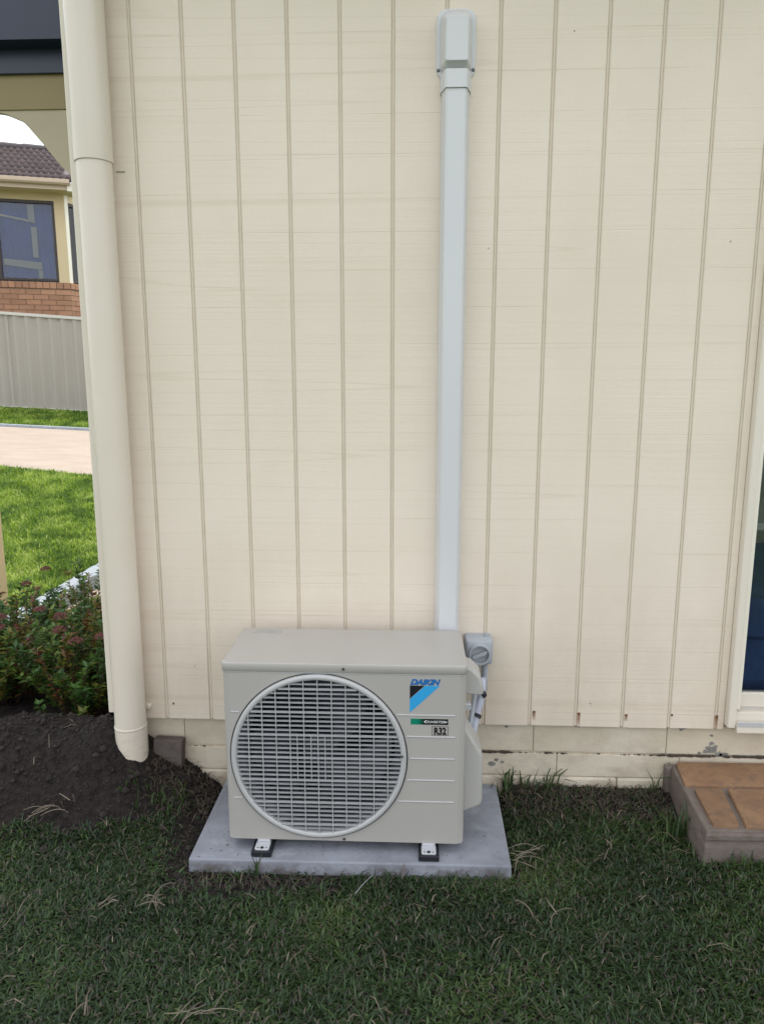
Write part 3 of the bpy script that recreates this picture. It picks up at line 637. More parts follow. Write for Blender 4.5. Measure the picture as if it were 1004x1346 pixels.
# side covers over the valves and terminals
def cover(prof, y0, y1):
    c = (.966, sum(p[1] for p in prof) / len(prof))
    sm = [(c[0] + (x - c[0]) * .88, c[1] + (z - c[1]) * .965) for x, z in prof]
    MB().loft([[(x, y0, z) for x, z in sm], [(x, y0 + .007, z) for x, z in prof], [(x, y1, z) for x, z in prof]]).build('side_cover', M_acs, ac, .003, smooth=True, angle=30)
cover([(.9662, .583), (.985, .577), (1.010, .552), (1.019, .512), (1.016, .502), (.983, .503), (.9662, .505)], -.315, -.225)
cover([(.9662, .402), (.985, .378), (1.015, .330), (1.020, .312), (1.0215, .178), (1.017, .163), (.9662, .141)], -.318, -.215)
boxo('side_recess', (.9660, -.30, .40, .9690, -.20, .506), M_ac, ac, 0)
boxo('refrigerant_valve', (.969, -.262, .43, .988, -.240, .452), M_metal, ac, .003)
# feet
for xc in (.3925, .867):
    MB().box(xc - .0290, -.404, .0405, xc + .0290, -.045, .0585).build('rubber_foot', M_black, ac, .003)
    f = MB().loft([[(x, y, .0588) for x, y in rrect(xc - .0205, -.398, xc + .0205, -.05, .006, 4)], [(x, y, .0605) for x, y in rrect(xc - .0205, -.398, xc + .0205, -.05, .006, 4)]]).build('steel_foot', M_metal, ac)
    boxo('foot_riser', (xc - .018, -.360, .0606, xc + .018, -.09, .0700), M_metal, ac, .001)
    MB().tube([(xc, -.388, .0603), (xc, -.388, .0612)], .0052, 16).build('bolt_hole', M_black, ac)
    for s in (-1, 1): boxo('foot_slot', (xc + s * .012 - .003, -.3895, .0606, xc + s * .012 + .003, -.3875, .0611), M_black, ac, 0)
# print: name, mark, label strip, refrigerant box
def text(name, s, size, x, z, material, y=AY0 - .0006, shear=0, bold=0, width=None, parent=ac, face=(90, 0)):
    cu = bpy.data.curves.new(name, 'FONT'); cu.body = s; cu.size = size; cu.shear = shear; cu.offset = bold; cu.extrude = .0001; cu.materials.append(material)
    o = bpy.data.objects.new(name, cu); COL.objects.link(o); o.rotation_euler = (R(face[0]), 0, 0); o.location = (x, y, z)
    bpy.context.view_layer.update()
    if width: o.scale.x = width / o.dimensions.x
    me = bpy.data.meshes.new_from_object(o.evaluated_get(bpy.context.evaluated_depsgraph_get())); me.name = name
    p = bpy.data.objects.new(name, me); p.location = o.location; p.rotation_euler = o.rotation_euler; p.scale = o.scale
    bpy.data.objects.remove(o); COL.objects.link(p); p.name = name; o = p
    attach(o, parent); return o
text('brand_lettering', 'DAIKIN', .0215, .8115, .5535, M_logo_blue, shear=.32, bold=.00135, width=.083)
yl = AY0 - .0006
def flat(name, pts, material, y=yl): return MB().prism(pts, 'y', y, y + .0003).build(name, material, ac)
flat('brand_mark', [(.8105, .5505), (.8505, .5505), (.8105, .5125)], M_logo_black)
flat('brand_mark', [(.8525, .5505), (.8925, .5505), (.8140, .4745), (.8105, .4725), (.8105, .5110)], M_logo_cyan)
ls = flat('label_strip', [(.8135, .4535), (.8135, .4365), (.9165, .4365), (.9165, .4535)], M_grad)
text('strip_lettering', 'INVERTER', .0095, .857, .4418, M_print_white, y=AY0 - .0011, shear=.3, bold=.0001, width=.050)
flat('strip_arrow', [(.849, .4455), (.855, .4495), (.859, .4495), (.8535, .4455), (.857, .4415), (.854, .4415)], M_print_white, AY0 - .0011)
flat('strip_arrow', [(.9085, .4418), (.914, .4452), (.9085, .4486)], M_print_white, AY0 - .0011)
for q in ((.8720, .4305, .9170, .4316), (.8720, .4052, .9170, .4063), (.8720, .4063, .8731, .4305), (.9159, .4063, .9170, .4305)):
    boxo('box_outline', (q[0], yl, q[1], q[2], AY0 - .0003, q[3]), M_logo_black, ac, 0)
text('refrigerant_lettering', 'R32', .0275, .8775, .4086, M_logo_black, bold=.0012, width=.0335)
# small stamp on the lid
zt = .6086
for x in (.3445, .3565):
    n = 20; MB().loft([[(x + r * math.cos(2 * math.pi * k / n), -.112 + .75 * r * math.sin(2 * math.pi * k / n), zt) for k in range(n)] for r in (.0062, .0050)], False).build('stamp', M_label_grey, ac)
for q in ((.333, -.1255, .4115, -.1245), (.333, -.0985, .4115, -.0975), (.333, -.1245, .334, -.0985), (.4105, -.1245, .4115, -.0985), (.367, -.108, .404, -.1065), (.367, -.117, .398, -.1155)):
    boxo('stamp', (q[0], q[1], zt - .0004, q[2], q[3], zt + .0001), M_label_grey, ac, 0)

# ------------------------------------------------------------------ verandah at the left corner
ver = thing('verandah', 'small verandah with dark blue gutter and arched cream valance beyond the corner', 'verandah', (-1.2, 1.4, 0))
xa, xb = -1.79, -.195
MB().prism([(.905, 2.72), (.90, 2.865), (.915, 2.885), (.93, 2.885), (.922, 2.865), (.925, 2.735), (.99, 2.735), (.995, 2.715)], 'x', xa, xb).build('gutter', M_dark, ver)
boxo('fascia', (xa, .985, 2.625, xb, 1.0, 2.80), M_dark, ver, .002)
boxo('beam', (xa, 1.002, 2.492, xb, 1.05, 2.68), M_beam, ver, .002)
def valance():
    pts = [(-1.79, 2.4915), (-1.79, 2.30), (-1.70, 2.30), (-1.58, 2.40), (-1.40, 2.465), (-1.2, 2.488), (-1.0, 2.488), (-.93, 2.4835), (-.88, 2.466), (-.836, 2.443), (-.79, 2.393), (-.745, 2.340), (-.715, 2.303), (-.686, 2.268), (-.658, 2.243), (-.632, 2.209), (-.60, 2.15), (-.585, 2.10), (-.55, 2.0), (-.195, 2.0), (-.195, 2.4915)]
    fine = [Vector((x, 0, z)) for x, z in pts[5:18]]
    pts = pts[:5] + [(p.x, p.z) for p in cat(fine, 4)] + pts[18:]
    m = MB(); n = len(pts)
    v = [(x, 1.008, z) for x, z in pts] + [(x, 1.04, z) for x, z in pts]
    m.add(v, [tuple(range(n)), tuple(range(2 * n - 1, n - 1, -1))] + [(i, (i + 1) % n, n + (i + 1) % n, n + i) for i in range(n)]); return m
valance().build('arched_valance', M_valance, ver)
MB().prism([(.99, 2.80), (.99, 2.815), (2.02, 3.16), (2.02, 3.145)], 'x', xa, xb).build('roof', M_dark, ver)
boxo('rear_beam', (xa, 1.93, 2.98, xb, 1.98, 3.12), M_beam, ver, .002)
boxo('post', (-1.73, 1.85, .0, -1.64, 1.94, 2.98), M_ncream, ver, .004)
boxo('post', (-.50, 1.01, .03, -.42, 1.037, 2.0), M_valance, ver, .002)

# ------------------------------------------------------------------ edging beside the patio
edg = thing('garden_edging', 'row of pale concrete edging blocks between the sunny lawn and patio', 'edging', (-1.31, 2.5, 0))
em = MB().box(0, 0, -.04, .125, .252, .12).mesh('edging_block'); em.materials.append(M_kerb)
for k in range(14):
    y = 1.0 + k * .255
    o = piece('edging_block', em, (-1.375 + random.uniform(-.003, .003), y, .0 + random.uniform(-.002, .002)), edg)
    md = o.modifiers.new('bevel', 'BEVEL'); md.width = .006; md.segments = 2

# ------------------------------------------------------------------ fence
FY = 9.2
fen = thing('fence', 'grey ribbed steel fence between the far lawn strip and the neighbour house', 'fence', (-5, FY, .9))
def ftop(x): return 2.375 - .07 * (x + 5.6)
def fbot(x): return float(terrain(x, FY)) - .02
panels = [(-10.2 + 2.35 * k, -10.2 + 2.35 * (k + 1)) for k in range(4)]
for a, b in panels:
    v = []; f = []; x = a + .03; n = 0; prof = [(0, 0), (.055, 0), (.075, -.030), (.115, -.030), (.135, 0)]
    pts = []
    while x < b - .03:
        for dxp, dy in prof[:-1]:
            if x + dxp < b - .03: pts.append((x + dxp, FY + dy))
        x += .19 * .72 if False else .19
    pts.append((b - .03, FY))
    for px, py in pts: v += [(px, py, fbot(px)), (px, py, ftop(px))]
    for i in range(len(pts) - 1): f.append((2 * i, 2 * i + 2, 2 * i + 3, 2 * i + 1))
    MB().add(v, f).build('panel', M_fence, fen)
    def rail(name, z0f, h, d0, d1, mt):
        MB().loft([[(q, y, z0f(q) + z) for y, z in ((d0, 0), (d1, 0), (d1, h), (d0, h))] for q in (a, b)]).build(name, mt, fen, .004)
    rail('top_rail', ftop, .045, FY - .045, FY + .02, M_frail)
    rail('bottom_rail', lambda q: fbot(q) + .015, .04, FY - .040, FY + .02, M_frail)
for k in range(5):
    x = -10.2 + 2.35 * k
    boxo('post', (x - .025, FY - .02, fbot(x) - .1, x + .025, FY + .035, ftop(x)), M_fence, fen, .003)

# ------------------------------------------------------------------ neighbour house
th = R(17); P0 = Vector((-6.163, 10.3, 0)); ex = Vector((math.cos(th), math.sin(th), 0)); en = Vector((math.sin(th), -math.cos(th), 0))
nb = thing('brick_house', 'neighbouring brick house with brown tiled roof and blue-curtained windows behind the fence', 'house', tuple(P0 + ex * -1 + Vector((0, 0, .9))))
def NP(s, o, z, base=P0, e=ex, n=en): return tuple(base + e * s + n * o + Vector((0, 0, z)))
def nbox(name, s0, s1, o0, o1, z0, z1, mt, parent=nb, base=P0, e=ex, n=en, bevel=0):
    c = [NP(s, o, z, base, e, n) for z in (z0, z1) for s, o in ((s0, o0), (s1, o0), (s1, o1), (s0, o1))]
    return MB().add(c, [(0, 3, 2, 1), (4, 5, 6, 7), (0, 1, 5, 4), (1, 2, 6, 5), (2, 3, 7, 6), (3, 0, 4, 7)]).build(name, mt, parent, bevel)
SCOR = 1.10
PB = P0 + ex * SCOR; ta = th + R(58); fx2 = Vector((math.cos(ta), math.sin(ta), 0)); fn2 = Vector((math.sin(ta), -math.cos(ta), 0))
# lower wall core, cream upper wall with window openings
nbox('lower_wall', -7, SCOR, -.30, -.012, .6, 2.92, M_pale_mortar)
nbox('lower_wall', 0, 1.3, -.30, -.012, .6, 2.92, M_pale_mortar, base=PB, e=fx2, n=fn2)
nbox('window_pillar', .935, SCOR, -.12, 0, 3.02, 4.46, M_ncream)
nbox('lintel', -7, SCOR, -.12, -.002, 4.345, 4.48, M_ncream)
nbox('wall', -7, -.95, -.12, -.002, 3.02, 4.345, M_ncream)
nbox('window_pillar', 0.003, .085, -.12, 0, 3.02, 4.46, M_nwhite, base=PB, e=fx2, n=fn2)  # whiter than the front pillar: this face's sunlight is put into its colour
nbox('lintel', 0.003, 1.3, -.12, -.002, 4.345, 4.48, M_ncream, base=PB, e=fx2, n=fn2)
def nwin(s0, s1, z0, z1, base, e, n, mull):
    fr = nbox('window', s0, s1, -.09, -.02, z1 - .045, z1, M_nframe, nb, base, e, n)
    nbox('frame', s0, s1, -.09, -.02, z0, z0 + .035, M_nframe, fr, base, e, n)
    for s in [s0] + mull + [s1 - .045]: nbox('frame', s, s + .045, -.09, -.018, z0 + .035, z1 - .045, M_nframe, fr, base, e, n)
    nbox('pane', s0 + .045, s1 - .045, -.06, -.055, z0 + .035, z1 - .045, M_nglass, fr, base, e, n)
    v = []; f = []; k = int((s1 - s0) / .02)
    for i in range(k + 1):
        s = s0 + .02 + (s1 - s0 - .04) * i / k; o = -.14 + .022 * math.sin(i * 1.35) + .012 * math.sin(i * .37)
        v += [NP(s, o, z0, base, e, n), NP(s, o, z1, base, e, n)]
    for i in range(k): f.append((2 * i, 2 * i + 2, 2 * i + 3, 2 * i + 1))
    MB().add(v, f).build('curtain', M_curtain, fr, smooth=True, angle=180)
nwin(-.93, .935, 3.045, 4.345, P0, ex, en, [.0])
def inner(s0, s1, z0, z1, z2, z3):  # pale solid bars that stand in for reflections in the pane
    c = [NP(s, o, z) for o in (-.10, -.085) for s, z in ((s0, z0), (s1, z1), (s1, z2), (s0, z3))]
    MB().add(c, [(0, 1, 2, 3), (7, 6, 5, 4), (0, 4, 5, 1), (1, 5, 6, 2), (2, 6, 7, 3), (3, 7, 4, 0)]).build('reflection_bar', M_ncream, nb)
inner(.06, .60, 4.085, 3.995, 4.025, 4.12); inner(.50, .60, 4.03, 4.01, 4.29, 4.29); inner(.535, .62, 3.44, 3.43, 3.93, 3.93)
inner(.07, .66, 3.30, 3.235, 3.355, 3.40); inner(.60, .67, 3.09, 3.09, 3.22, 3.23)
nwin(.085, 1.25, 3.045, 4.345, PB, fx2, fn2, [.6])
nbox('room_wall', -5, 1.0, -2.6, -2.5, .6, 4.6, M_int)
# sill course and stretcher bricks, each its own piece
def brick_me(w_, d, h, nm_='brick'):
    q = MB().box(0, 0, 0, w_, d, h).mesh(nm_); q.materials.append(M_brick); return q
bs, bh, bl = brick_me(.228, .1, .076), brick_me(.112, .1, .076), brick_me(.1, .12, .1)
def nbrick(me, s, z, base, ang, e, off=0):
    n = Vector((math.sin(ang), -math.cos(ang), 0)); p = base + e * s + n * off; p.z = z + random.uniform(-.001, .001); piece('brick', me, p, nb, ang)
for r in range(7):
    z = 2.905 - .0865 * (r + 1); s = SCOR - .23 - (.12 if r % 2 else 0)
    if r % 2: nbrick(bh, SCOR - .114, z, P0, th, ex, 0)
    while s > -2.6: nbrick(bs, s, z, P0, th, ex, random.uniform(0, .002)); s -= .24
    s = .004 + (.12 if r % 2 == 0 else 0)
    if r % 2 == 0: nbrick(bh, .004, z, PB, ta, fx2, 0)
    for k in range(3): nbrick(bs, s, z, PB, ta, fx2, random.uniform(0, .002)); s += .24
s = SCOR - .1
while s > -2.6: nbrick(bl, s, 2.92, P0, th, ex, .018); s -= .109
for k in range(7): nbrick(bl, .005 + k * .109, 2.92, PB, ta, fx2, .018)
# eaves
EO = .35; SE = 1.26
nbox('soffit', -7, SE, -.3, EO - .02, 4.475, 4.487, M_ncream)
nbox('fascia', -7, SE, EO - .02, EO, 4.452, 4.60, M_ngut, bevel=.003)
MB().loft([[NP(s, EO + o, z) for o, z in ((.002, 4.52), (.07, 4.52), (.095, 4.545), (.095, 4.60), (.085, 4.605), (.002, 4.605))] for s in (-7, SE)]).build('gutter', M_ngut, nb)
nbox('rainhead', SE - .05, SE + .03, EO - .06, EO + .03, 4.43, 4.56, M_nwhite, bevel=.004)
e3 = -en   # roof climbs away from the eave
sl = .46
def RP(s, d, up=0): p = P0 + ex * s + en * (EO + .06) - en * d; return Vector((p.x, p.y, 4.60 + sl * d + up))
MB().loft([[tuple(RP(s, d, u)) for s, d, u in ((-7, 0, -.01), (1.30, 0, -.01), (.95, 2.3, -.01), (-7, 2.3, -.01))], [tuple(RP(s, d, u)) for s, d, u in ((-7, 0, -.04), (1.30, 0, -.04), (.95, 2.3, -.04), (-7, 2.3, -.04))]]).build('roof', M_ridge, nb)
MB().add([tuple(RP(1.3, 0, -.03)), tuple(RP(.95, 2.3, -.03)), tuple(RP(1.3, 4.6, -4.6 * sl - .03))], [(0, 1, 2)]).build('roof', M_ridge, nb)
TW, TG = .22, .31
def tile_me():
    v = []; f = []; n = 12
    for j, (d, u) in enumerate(((-.02, -.012), (-.02, .020), (.35, .004))):
        for i in range(n + 1):
            x = TW * i / n; ph = (x / TW) * 4 * math.pi
            hgt = .032 * (max(0, math.sin(ph)) ** .6) if j else 0
            v.append((x, d, d * sl + u + hgt))
    for j in range(2):
        for i in range(n): f.append((j * (n + 1) + i, j * (n + 1) + i + 1, (j + 1) * (n + 1) + i + 1, (j + 1) * (n + 1) + i))
    q = MB().add(v, f).mesh('roof_tile'); q.materials.append(M_tile); q.polygons.foreach_set('use_smooth', [True] * len(q.polygons)); return q
tme2 = tile_me()
for r in range(8):
    d = r * TG; smax = 1.34 - .35 * (d / 2.3)
    s = smax - TW
    s = math.floor(s / TW) * TW
    while s > -3.2:
        p = RP(s, d, random.uniform(0, .006)); piece('roof_tile', tme2, p, nb, th); s -= TW
rm = MB().tube([(-.21, 0, 0), (-.18, 0, 0), (.21, 0, .0)], [.075, .085, .07], 12).mesh('ridge_tile'); rm.materials.append(M_ridge)
for k in range(16):
    piece('ridge_tile', rm, RP(.78 - k * .38, 2.3, .0), nb, th)

# ------------------------------------------------------------------ grass
def blades(n_or_xy, hmin, hmax, wd, zf, lean=(15, 75), tintf=None, curve=.5):
    x, y = n_or_xy; n = len(x); z = zf(x, y) - .004
    ln = rng.uniform(hmin, hmax, n); az = rng.uniform(0, 2 * np.pi, n); le = np.radians(rng.uniform(lean[0], lean[1], n))
    ww = wd * rng.uniform(.55, 1.25, n); tw = az + np.pi / 2 + rng.uniform(-.5, .5, n)
    sx, sy = np.cos(tw) * ww / 2, np.sin(tw) * ww / 2
    def at(t, l2):                                    # position along the bending blade
        h = ln * t * np.cos(l2); r = ln * t * np.sin(l2); return x + r * np.cos(az), y + r * np.sin(az), z + h
    l1 = le * (1 - curve * .6); m_ = at(.5, l1); tp = at(1, np.minimum(le * (1 + curve * .35), 1.62)); 
    V = np.empty((n, 5, 3))
    V[:, 0] = np.stack([x - sx, y - sy, z], -1); V[:, 1] = np.stack([x + sx, y + sy, z], -1)
    V[:, 2] = np.stack([m_[0] + sx * .9, m_[1] + sy * .9, m_[2]], -1); V[:, 3] = np.stack([m_[0] - sx * .9, m_[1] - sy * .9, m_[2]], -1)
    V[:, 4] = np.stack(tp, -1)
    i = np.arange(n)[:, None] * 5; F = np.concatenate([i + [0, 1, 2], i + [0, 2, 3], i + [3, 2, 4]], 0)
    t = tintf(x, y) if tintf is not None else rng.random(n)
    return V.reshape(-1, 3), F, np.repeat(np.clip(t, 0, 1), 5)
def scatter(x0, x1, y0, y1, dens):
    n = int((x1 - x0) * (y1 - y0) * dens); return rng.uniform(x0, x1, n), rng.uniform(y0, y1, n)
def cut(xy, keep): k = keep(*xy); return xy[0][k], xy[1][k]

def lawn_keep(x, y):
    n = fbm(x * 9, y * 9, 3); p = np.ones_like(x)
    slab = (x > .183) & (x < 1.102) & (y > -.423) & (y < .02)
    step = (x > 1.636) & (y > -.372)
    p = np.where(slab | step | (y > .012), 0, p)
    p = np.where(mound_h(x, y) > .040 + .05 * (n - .4), p * .0, p)
    left = (x > -.1) & (x < .185) & (y > -.42)                                    # turned soil beside the slab
    p = np.where(left, p * np.clip((.10 - (x + .12 * (y + .1))) / .08, 0.04, 1) * np.where(y > -.13, .15, 1), p)
    front = (y > -.50 + .09 * (n - .5) - .02 * np.sin(x * 9)) & (x > .12) & (x < .62) & (y < -.40)
    p = np.where(front, p * .22, p)
    f2 = ((x - .93) / .16) ** 2 + ((y + .52) / .05) ** 2 < 1
    p = np.where(f2, p * .45, p)
    wallr = (x > 1.1) & (y > -.085 - .06 * n)
    p = np.where(wallr, p * .22, p)
    p = np.where((x > 1.10) & (x < 1.125) & (y > -.42), p * .3, p)
    p = p * np.clip(.62 + 1.0 * (fbm(x * 4 + 9, y * 4, 3) - .3), .3, 1)
    return rng.random(len(x)) < p
def lawn_tint(x, y):
    t = .33 + 1.3 * (fbm(x * 5 + 3, y * 5, 3) - .47) + rng.normal(0, .24, len(x)); t = np.clip(t, 0, .84)
    dry = rng.random(len(x)); dk = fbm(x * 7 + 40, y * 7 + 11, 3)
    return np.where(dry < .015 + .14 * np.clip(dk - .52, 0, 1), rng.uniform(.9, 1, len(x)), t)
def height_mul(x, y): return 1
parts = []
parts.append(blades(cut(scatter(-.62, 2.15, -1.12, .02, 46000), lawn_keep), 0.012, .036, .0052, ground, (30, 90), lawn_tint, .7))
parts.append(blades(cut(scatter(-.62, 2.15, -1.12, .02, 16000), lawn_keep), .018, .040, .0066, ground, (45, 92), lawn_tint, .5))
parts.append(blades(cut(scatter(-.62, 2.15, -1.12, .02, 1800), lawn_keep), .03, .058, .0042, ground, (10, 62), lawn_tint, .8))
def outside(x, y): return lawn_keep(x, y) & ~((x > -.62) & (x < 2.15) & (y > -1.12))
parts.append(blades(cut(scatter(-1.7, 3.0, -2.3, .0, 8000), outside), .02, .055, .006, ground, (15, 75), lawn_tint, .7))
def join(ps, name, material, **k):
    V = []; F = []; T = []; o = 0
    for v, f, t in ps: V.append(v); F.append(f + o); T.append(t); o += len(v)
    ob = link(name, fast_mesh(name, np.concatenate(V), np.concatenate(F), 3, np.concatenate(T)), material); return ob
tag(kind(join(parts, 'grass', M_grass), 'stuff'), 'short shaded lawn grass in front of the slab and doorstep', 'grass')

# dry thatch: flat straw pieces along the wall, round the slab and scattered over the lawn
def straw_tint(x, y): return rng.uniform(0, 1, len(x))
def thatch_zone(x, y):
    n = fbm(x * 12 + 5, y * 12, 3)
    a = (x > 1.1) & (x < 1.65) & (y > -.13 - .05 * n); b = (x > -.04) & (x < .17) & (y > -.16 - .05 * n)
    c = (x > .16) & (x < .62) & (y < -.42) & (y > -.50); d = (x > .0) & (x < .18) & (y > -.42)
    p = np.where(a, .9, np.where(b, .8, np.where(c, .38, np.where(d, .10, 0)))); slab = (x > .183) & (x < 1.102) & (y > -.425)
    return (rng.random(len(x)) < p) & ~slab & (y < .012)
sp = [blades(cut(scatter(-.1, 1.64, -.55, .012, 14000), thatch_zone), .02, .05, .0026, lambda x, y: ground(x, y) + .006, (55, 97), lambda x, y: rng.uniform(0, .65, len(x)), .5)]
sp.append(blades(cut(scatter(-.6, 2.1, -1.1, -.02, 60), lambda x, y: ~((x > .17) & (x < 1.11) & (y > -.43)) & ~((x > 1.62) & (y > -.38))), .03, .085, .0028, lambda x, y: ground(x, y) + .022, (68, 95), straw_tint, .4))
sp.append(blades(cut(scatter(-.62, 2.15, -1.12, -.0, 4200), lawn_keep), .010, .028, .0030, lambda x, y: ground(x, y) + rng.uniform(.006, .024, len(x)), (55, 92), lambda x, y: rng.uniform(0, .55, len(x)) ** 1.3, .6))
sp.append(blades(cut(scatter(-.62, 2.15, -1.12, -.02, 34), lawn_keep), .020, .040, .0036, lambda x, y: ground(x, y) + .026, (60, 90), lambda x, y: rng.uniform(.6, 1, len(x)), .9))
sp.append(blades(cut(scatter(-.62, -.05, -.3, .2, 70), lambda x, y: mound_h(x, y) > .01), .015, .045, .002, lambda x, y: ground(x, y) + .004, (75, 95), straw_tint, .3))
tag(kind(join(sp, 'dry_straw', M_straw), 'stuff'), 'dry straw and dead grass scattered along the wall and over the lawn', 'dead grass')

# wisps of dead runner grass lying on the lawn
def wisp(cx_, cy_, size, n, label, seed, lay=0):
    rs = np.random.default_rng(seed); m = MB(); z0 = float(ground(cx_, cy_)) + .024
    for k in range(n):
        a = rs.uniform(0, 2 * math.pi) if not lay else lay + rs.normal(0, .45); l = size * rs.uniform(.5, 1.1); ox, oy = rs.normal(0, size * .16, 2); b = rs.normal(0, .5); h = rs.uniform(.0, .022)
        w_ = rs.uniform(.0009, .0022); pts = []
        for i in range(6):
            t = i / 5 - .35; aa = a + b * t; pts.append((cx_ + ox + l * t * math.cos(aa), cy_ + oy + l * t * math.sin(aa), z0 + h * math.sin(max(0, t + .35) * 2.6) + .003 * k / n))
        px, py = -math.sin(a) * w_, math.cos(a) * w_
        v = []; 
        for i, p in enumerate(pts):
            q = 1 - .75 * abs(i / 5 - .35); v += [(p[0] - px * q, p[1] - py * q, p[2]), (p[0], p[1], p[2] + .0012), (p[0] + px * q, p[1] + py * q, p[2] - .0004)]
        f = [(3 * i + c, 3 * i + c + 1, 3 * i + c + 4, 3 * i + c + 3) for i in range(5) for c in (0, 1)]
        m.add(v, f)
    me = m.mesh('dry_grass_wisp'); at = me.attributes.new('tint', 'FLOAT', 'POINT'); at.data.foreach_set('value', rs.uniform(.45, 1, len(me.vertices)).astype(np.float32))
    o = link('dry_grass_wisp', me, M_straw); tag(o, label, 'dead grass', 'dead grass wisps on the lawn')
wisp(.146, -.565, .07, 10, 'tangled clump of straw on the lawn below the slab corner', 1)
wisp(-.185, -.62, .10, 3, 'long bent straw stalk lying at the left of the lawn', 2, 1.2)
wisp(.33, -.905, .10, 6, 'pale dry leaf blades at the bottom edge left of centre', 3, .25)
wisp(-.31, -.275, .11, 6, 'dry grass sprig lying at the front of the soil mound', 4, .7)
wisp(.02, -.585, .05, 4, 'small forked straw piece left of the tangled clump', 5, .8)
wisp(1.17, -.56, .11, 4, 'pair of bent straw stalks right of the slab front corner', 6, 1.5)
wisp(1.135, -.33, .12, 9, 'arching dry grass tuft against the right edge of the slab', 8, .3)
wisp(.43, -.68, .04, 3, 'short pale dry leaf on the lawn in front of the unit', 9, .9)
wisp(1.40, -.28, .04, 4, 'curled pale dead leaf on the grass right of the slab', 10, 1.9)
wisp(.1, -.9, .07, 4, 'dry straw curl near the bottom left of the lawn', 11, 2.0)
st = MB().tube(cat([Vector(p) for p in ((.672, -.545, .045), (.69, -.515, .05), (.712, -.47, .043))], 5), [.0011] * 11, 7).build('plastic_strip', M_label_grey, None)
tag(st, 'thin pale stick lying in the grass in front of the slab', 'stick')

# taller tufts at the foot of the wall and the step
def tuft(cx_, cy_, n, h0, h1, sp_, label, seed):
    rs = np.random.default_rng(seed); x = cx_ + rs.normal(0, sp_, n); y = np.minimum(cy_ + rs.normal(0, sp_ * .5, n), .008 if cx_ < 1.6 else 9)
    v, f, t = blades((x, y), h0, h1, .0058, ground, (5, 48), lambda x, y: rs.uniform(.1, .8, len(x)), .9)
    o = link('grass_tuft', fast_mesh('grass_tuft', v, f, 3, t), M_grass); tag(o, label, 'grass tuft', 'tall grass tufts by the house')
tuft(1.115, -.012, 26, .05, .10, .028, 'tall dark grass tuft beside the back right corner of the slab', 1)
tuft(1.27, -.01, 16, .06, .11, .022, 'upright grass tuft against the base wall left of centre of the gap', 2)
tuft(1.19, -.012, 14, .05, .08, .02, 'low grass tuft between two taller ones at the base wall', 3)
tuft(1.615, -.012, 5, .06, .12, .006, 'lone thin weed stalk by the wall left of the doorstep', 4)
tuft(1.622, -.22, 20, .08, .14, .02, 'long grass blades leaning on the left side of the doorstep', 5)
tuft(1.74, -.385, 30, .03, .055, .03, 'short grass sprouting at the front of the doorstep', 6)
tuft(.385, -.428, 5, .05, .075, .006, 'few green blades sprouting over the slab front edge', 7)
tuft(.02, -.17, 40, .04, .08, .045, 'green tuft growing at the toe of the soil mound', 8)

# sunny lawn between the patio and the fence
def wedge(x, y):
    l = -1.0 - (y - 1) * .62 - .35; r = -.55 - (y - 1) * .43 + .5
    pa = 5.42 - .24 * (x + 2.58); pb = 7.80 + .1 - .02 * (x + 3.6)
    ok = (x > l) & (x < r) & ~((y > pa) & (y < pb)) & (y < FY - .04) & ((x < -1.385) | (y > 4.7))
    return ok
def g2(x, y): return .45 + 1.3 * (fbm(x * 7, y * 7, 3) - .47) + rng.normal(0, .27, len(x))
ps = [blades(cut(scatter(-4.8, -1.2, 1.0, 6.6, 13500), wedge), .035, .08, .0075, terrain, (8, 70), g2, .8),
      blades(cut(scatter(-7, -3, 7.7, 9.2, 8000), wedge), .04, .08, .010, terrain, (8, 65), g2, .8)]
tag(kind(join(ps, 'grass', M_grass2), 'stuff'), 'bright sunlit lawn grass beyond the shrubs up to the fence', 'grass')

# soil crumbs on the mound and beside the slab
def clods():
    n = 4200; x = rng.uniform(-.8, .2, n); y = rng.uniform(-.45, .3, n); k = (mound_h(x, y) > .012) | ((x > -.02) & (x < .18) & (y < 0)); x, y = x[k], y[k]
    x2 = rng.uniform(.16, .62, 260); y2 = rng.uniform(-.5, -.425, 260); x = np.concatenate([x, x2]); y = np.concatenate([y, y2]); n = len(x)
    r = rng.uniform(.002, .006, n) * np.where(rng.random(n) < .07, rng.uniform(1.6, 3.2, n), 1); z = ground(x, y) + r * .3
    base = np.array([(0, 0, 1), (1, 0, 0), (0, 1, 0), (-1, 0, 0), (0, -1, 0), (0, 0, -1)], float); F0 = np.array([(0, 1, 2), (0, 2, 3), (0, 3, 4), (0, 4, 1), (5, 2, 1), (5, 3, 2), (5, 4, 3), (5, 1, 4)])
    V = base[None] * r[:, None, None] * rng.uniform(.6, 1.3, (n, 6, 1)) + np.stack([x, y, z], -1)[:, None]
    a = rng.uniform(0, 6.28, n); F = (np.arange(n)[:, None, None] * 6 + F0[None]).reshape(-1, 3)
    return fast_mesh('soil_crumbs', V.reshape(-1, 3), F, 3)
tag(kind(link('soil_crumbs', clods(), M_soil), 'stuff'), 'loose dark soil crumbs on the mound and beside the slab', 'soil')

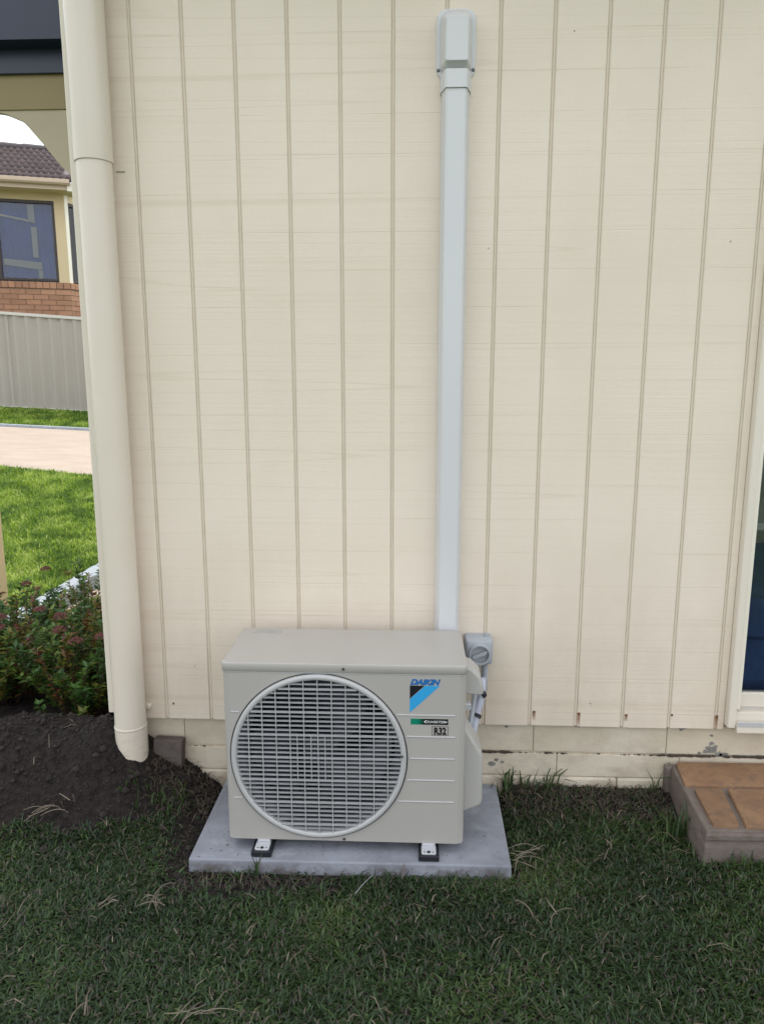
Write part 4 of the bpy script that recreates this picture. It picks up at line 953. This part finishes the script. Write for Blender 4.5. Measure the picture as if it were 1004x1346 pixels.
# ------------------------------------------------------------------ flowering shrubs
def shrub(cx_, cy_, rx, ry, h, label, seed, nst=120):
    rs = np.random.default_rng(seed); root = thing('flowering_shrub', label, 'shrub', (cx_, cy_, 0), 'flowering shrubs left of the house corner')
    tw = MB(); LV = []; LF = []; LT = []; tips = []; nl = 0
    def leaf(p, d, up, l, w_, tint):
        nonlocal nl
        s = d.cross(up); s = s.normalized() if s.length > 1e-4 else Vector((1, 0, 0)); n = s.cross(d)
        v = [p, p + d * l * .45 + s * w_ / 2 + n * w_ * .18, p + d * l * .45, p + d * l * .45 - s * w_ / 2 + n * w_ * .18, p + d * l - n * l * .12]
        LV.extend(v); LF.extend([(nl, nl + 1, nl + 2), (nl, nl + 2, nl + 3), (nl + 1, nl + 4, nl + 2), (nl + 2, nl + 4, nl + 3)]); LT.extend([tint] * 5); nl += 5
    for k in range(nst):
        a = rs.uniform(0, 2 * math.pi); q = math.sqrt(rs.uniform(0, 1)); ex_, ey_ = cx_ + rx * q * math.cos(a), cy_ + ry * q * math.sin(a)
        hz = h * (1 - .45 * q * q) * rs.uniform(.45, 1.08)
        b0 = Vector((cx_ + (ex_ - cx_) * .3, cy_ + (ey_ - cy_) * .3, 0)); b0.z = float(ground(b0.x, b0.y))
        tip = Vector((ex_, ey_, hz + .02)); mid = (b0 + tip) / 2 + Vector((0, 0, .05 * h)) + Vector(rs.normal(0, .02, 3))
        pts = [b0, (b0 + mid) / 2 - Vector((0, 0, .01)), mid, (mid + tip) / 2 + Vector(rs.normal(0, .008, 3)), tip]
        tw.tube(pts, [.0028, .0025, .002, .0016, .001], 5, False)
        base_t = rs.uniform(.15, .72) if rs.random() > .2 else rs.uniform(.72, .95)
        steps = 15
        for i in range(steps):
            t = .25 + .75 * i / (steps - 1); u = t * 4; j = min(3, int(u)); p = pts[j].lerp(pts[j + 1], u - j); ax = (pts[j + 1] - pts[j]).normalized()
            nn = 3 if i < steps - 2 else 6
            for c in range(nn):
                az = rs.uniform(0, 2 * math.pi); side = Vector((math.cos(az), math.sin(az), rs.uniform(-.25, .5))); d = (side + ax * rs.uniform(.1, .9)).normalized()
                l = rs.uniform(.018, .044); leaf(p, d, Vector((rs.normal(0, .3), rs.normal(0, .3), 1)), l, l * rs.uniform(.32, .48), float(np.clip(base_t + rs.normal(0, .1), 0, 1)))
        tips.append((tip, ax))
    kind(tw.build('stems', M_twig, root), 'stuff')
    fo = link('foliage', fast_mesh('foliage', np.array([tuple(p) for p in LV]), np.array(LF), 3, np.array(LT)), M_leaf, root); kind(fo, 'stuff')
    return root, tips
def flowers(root, pts):
    for (x, y, z, r) in pts:
        m = MB()
        for k in range(150):
            a = random.uniform(0, 6.283); e = random.uniform(-.2, 1.3); rr = r * random.uniform(.75, 1.05)
            c = Vector((x + rr * math.cos(e) * math.cos(a), y + rr * math.cos(e) * math.sin(a), z + rr * .6 * math.sin(e))); s = random.uniform(.0022, .0042)
            d1 = Vector([random.gauss(0, 1) for _ in range(3)]).normalized(); d2 = d1.orthogonal().normalized(); d3 = d1.cross(d2)
            m.add([c + d2 * s, c - d2 * s * .5 + d3 * s, c - d2 * s * .5 - d3 * s, c + d1 * s * .8], [(0, 1, 2), (0, 1, 3), (1, 2, 3), (2, 0, 3)])
        m.build('flower_cluster', M_petal, root)
s1, _ = shrub(-.98, .72, .40, .42, .50, 'leafy shrub with dull red flower heads at the left edge above the mound', 21, 190)
s2, _ = shrub(-.50, .50, .30, .28, .47, 'green shrub with red flower heads next to the house corner', 22, 150)
s3, _ = shrub(-.78, 1.15, .34, .25, .46, 'sparser shrub at the back near the pale edging blocks', 23, 80)
flowers(s1, [(-.80, .42, .455, .032), (-.92, .55, .50, .022), (-.79, .40, .425, .024), (-.95, .5, .47, .024), (-.86, .75, .5, .02)])
flowers(s2, [(-.50, .32, .50, .026), (-.42, .26, .425, .026), (-.53, .36, .43, .028), (-.62, .40, .50, .020), (-.345, .30, .43, .022)])
flowers(s3, [(-.9, 1.0, .50, .024)])
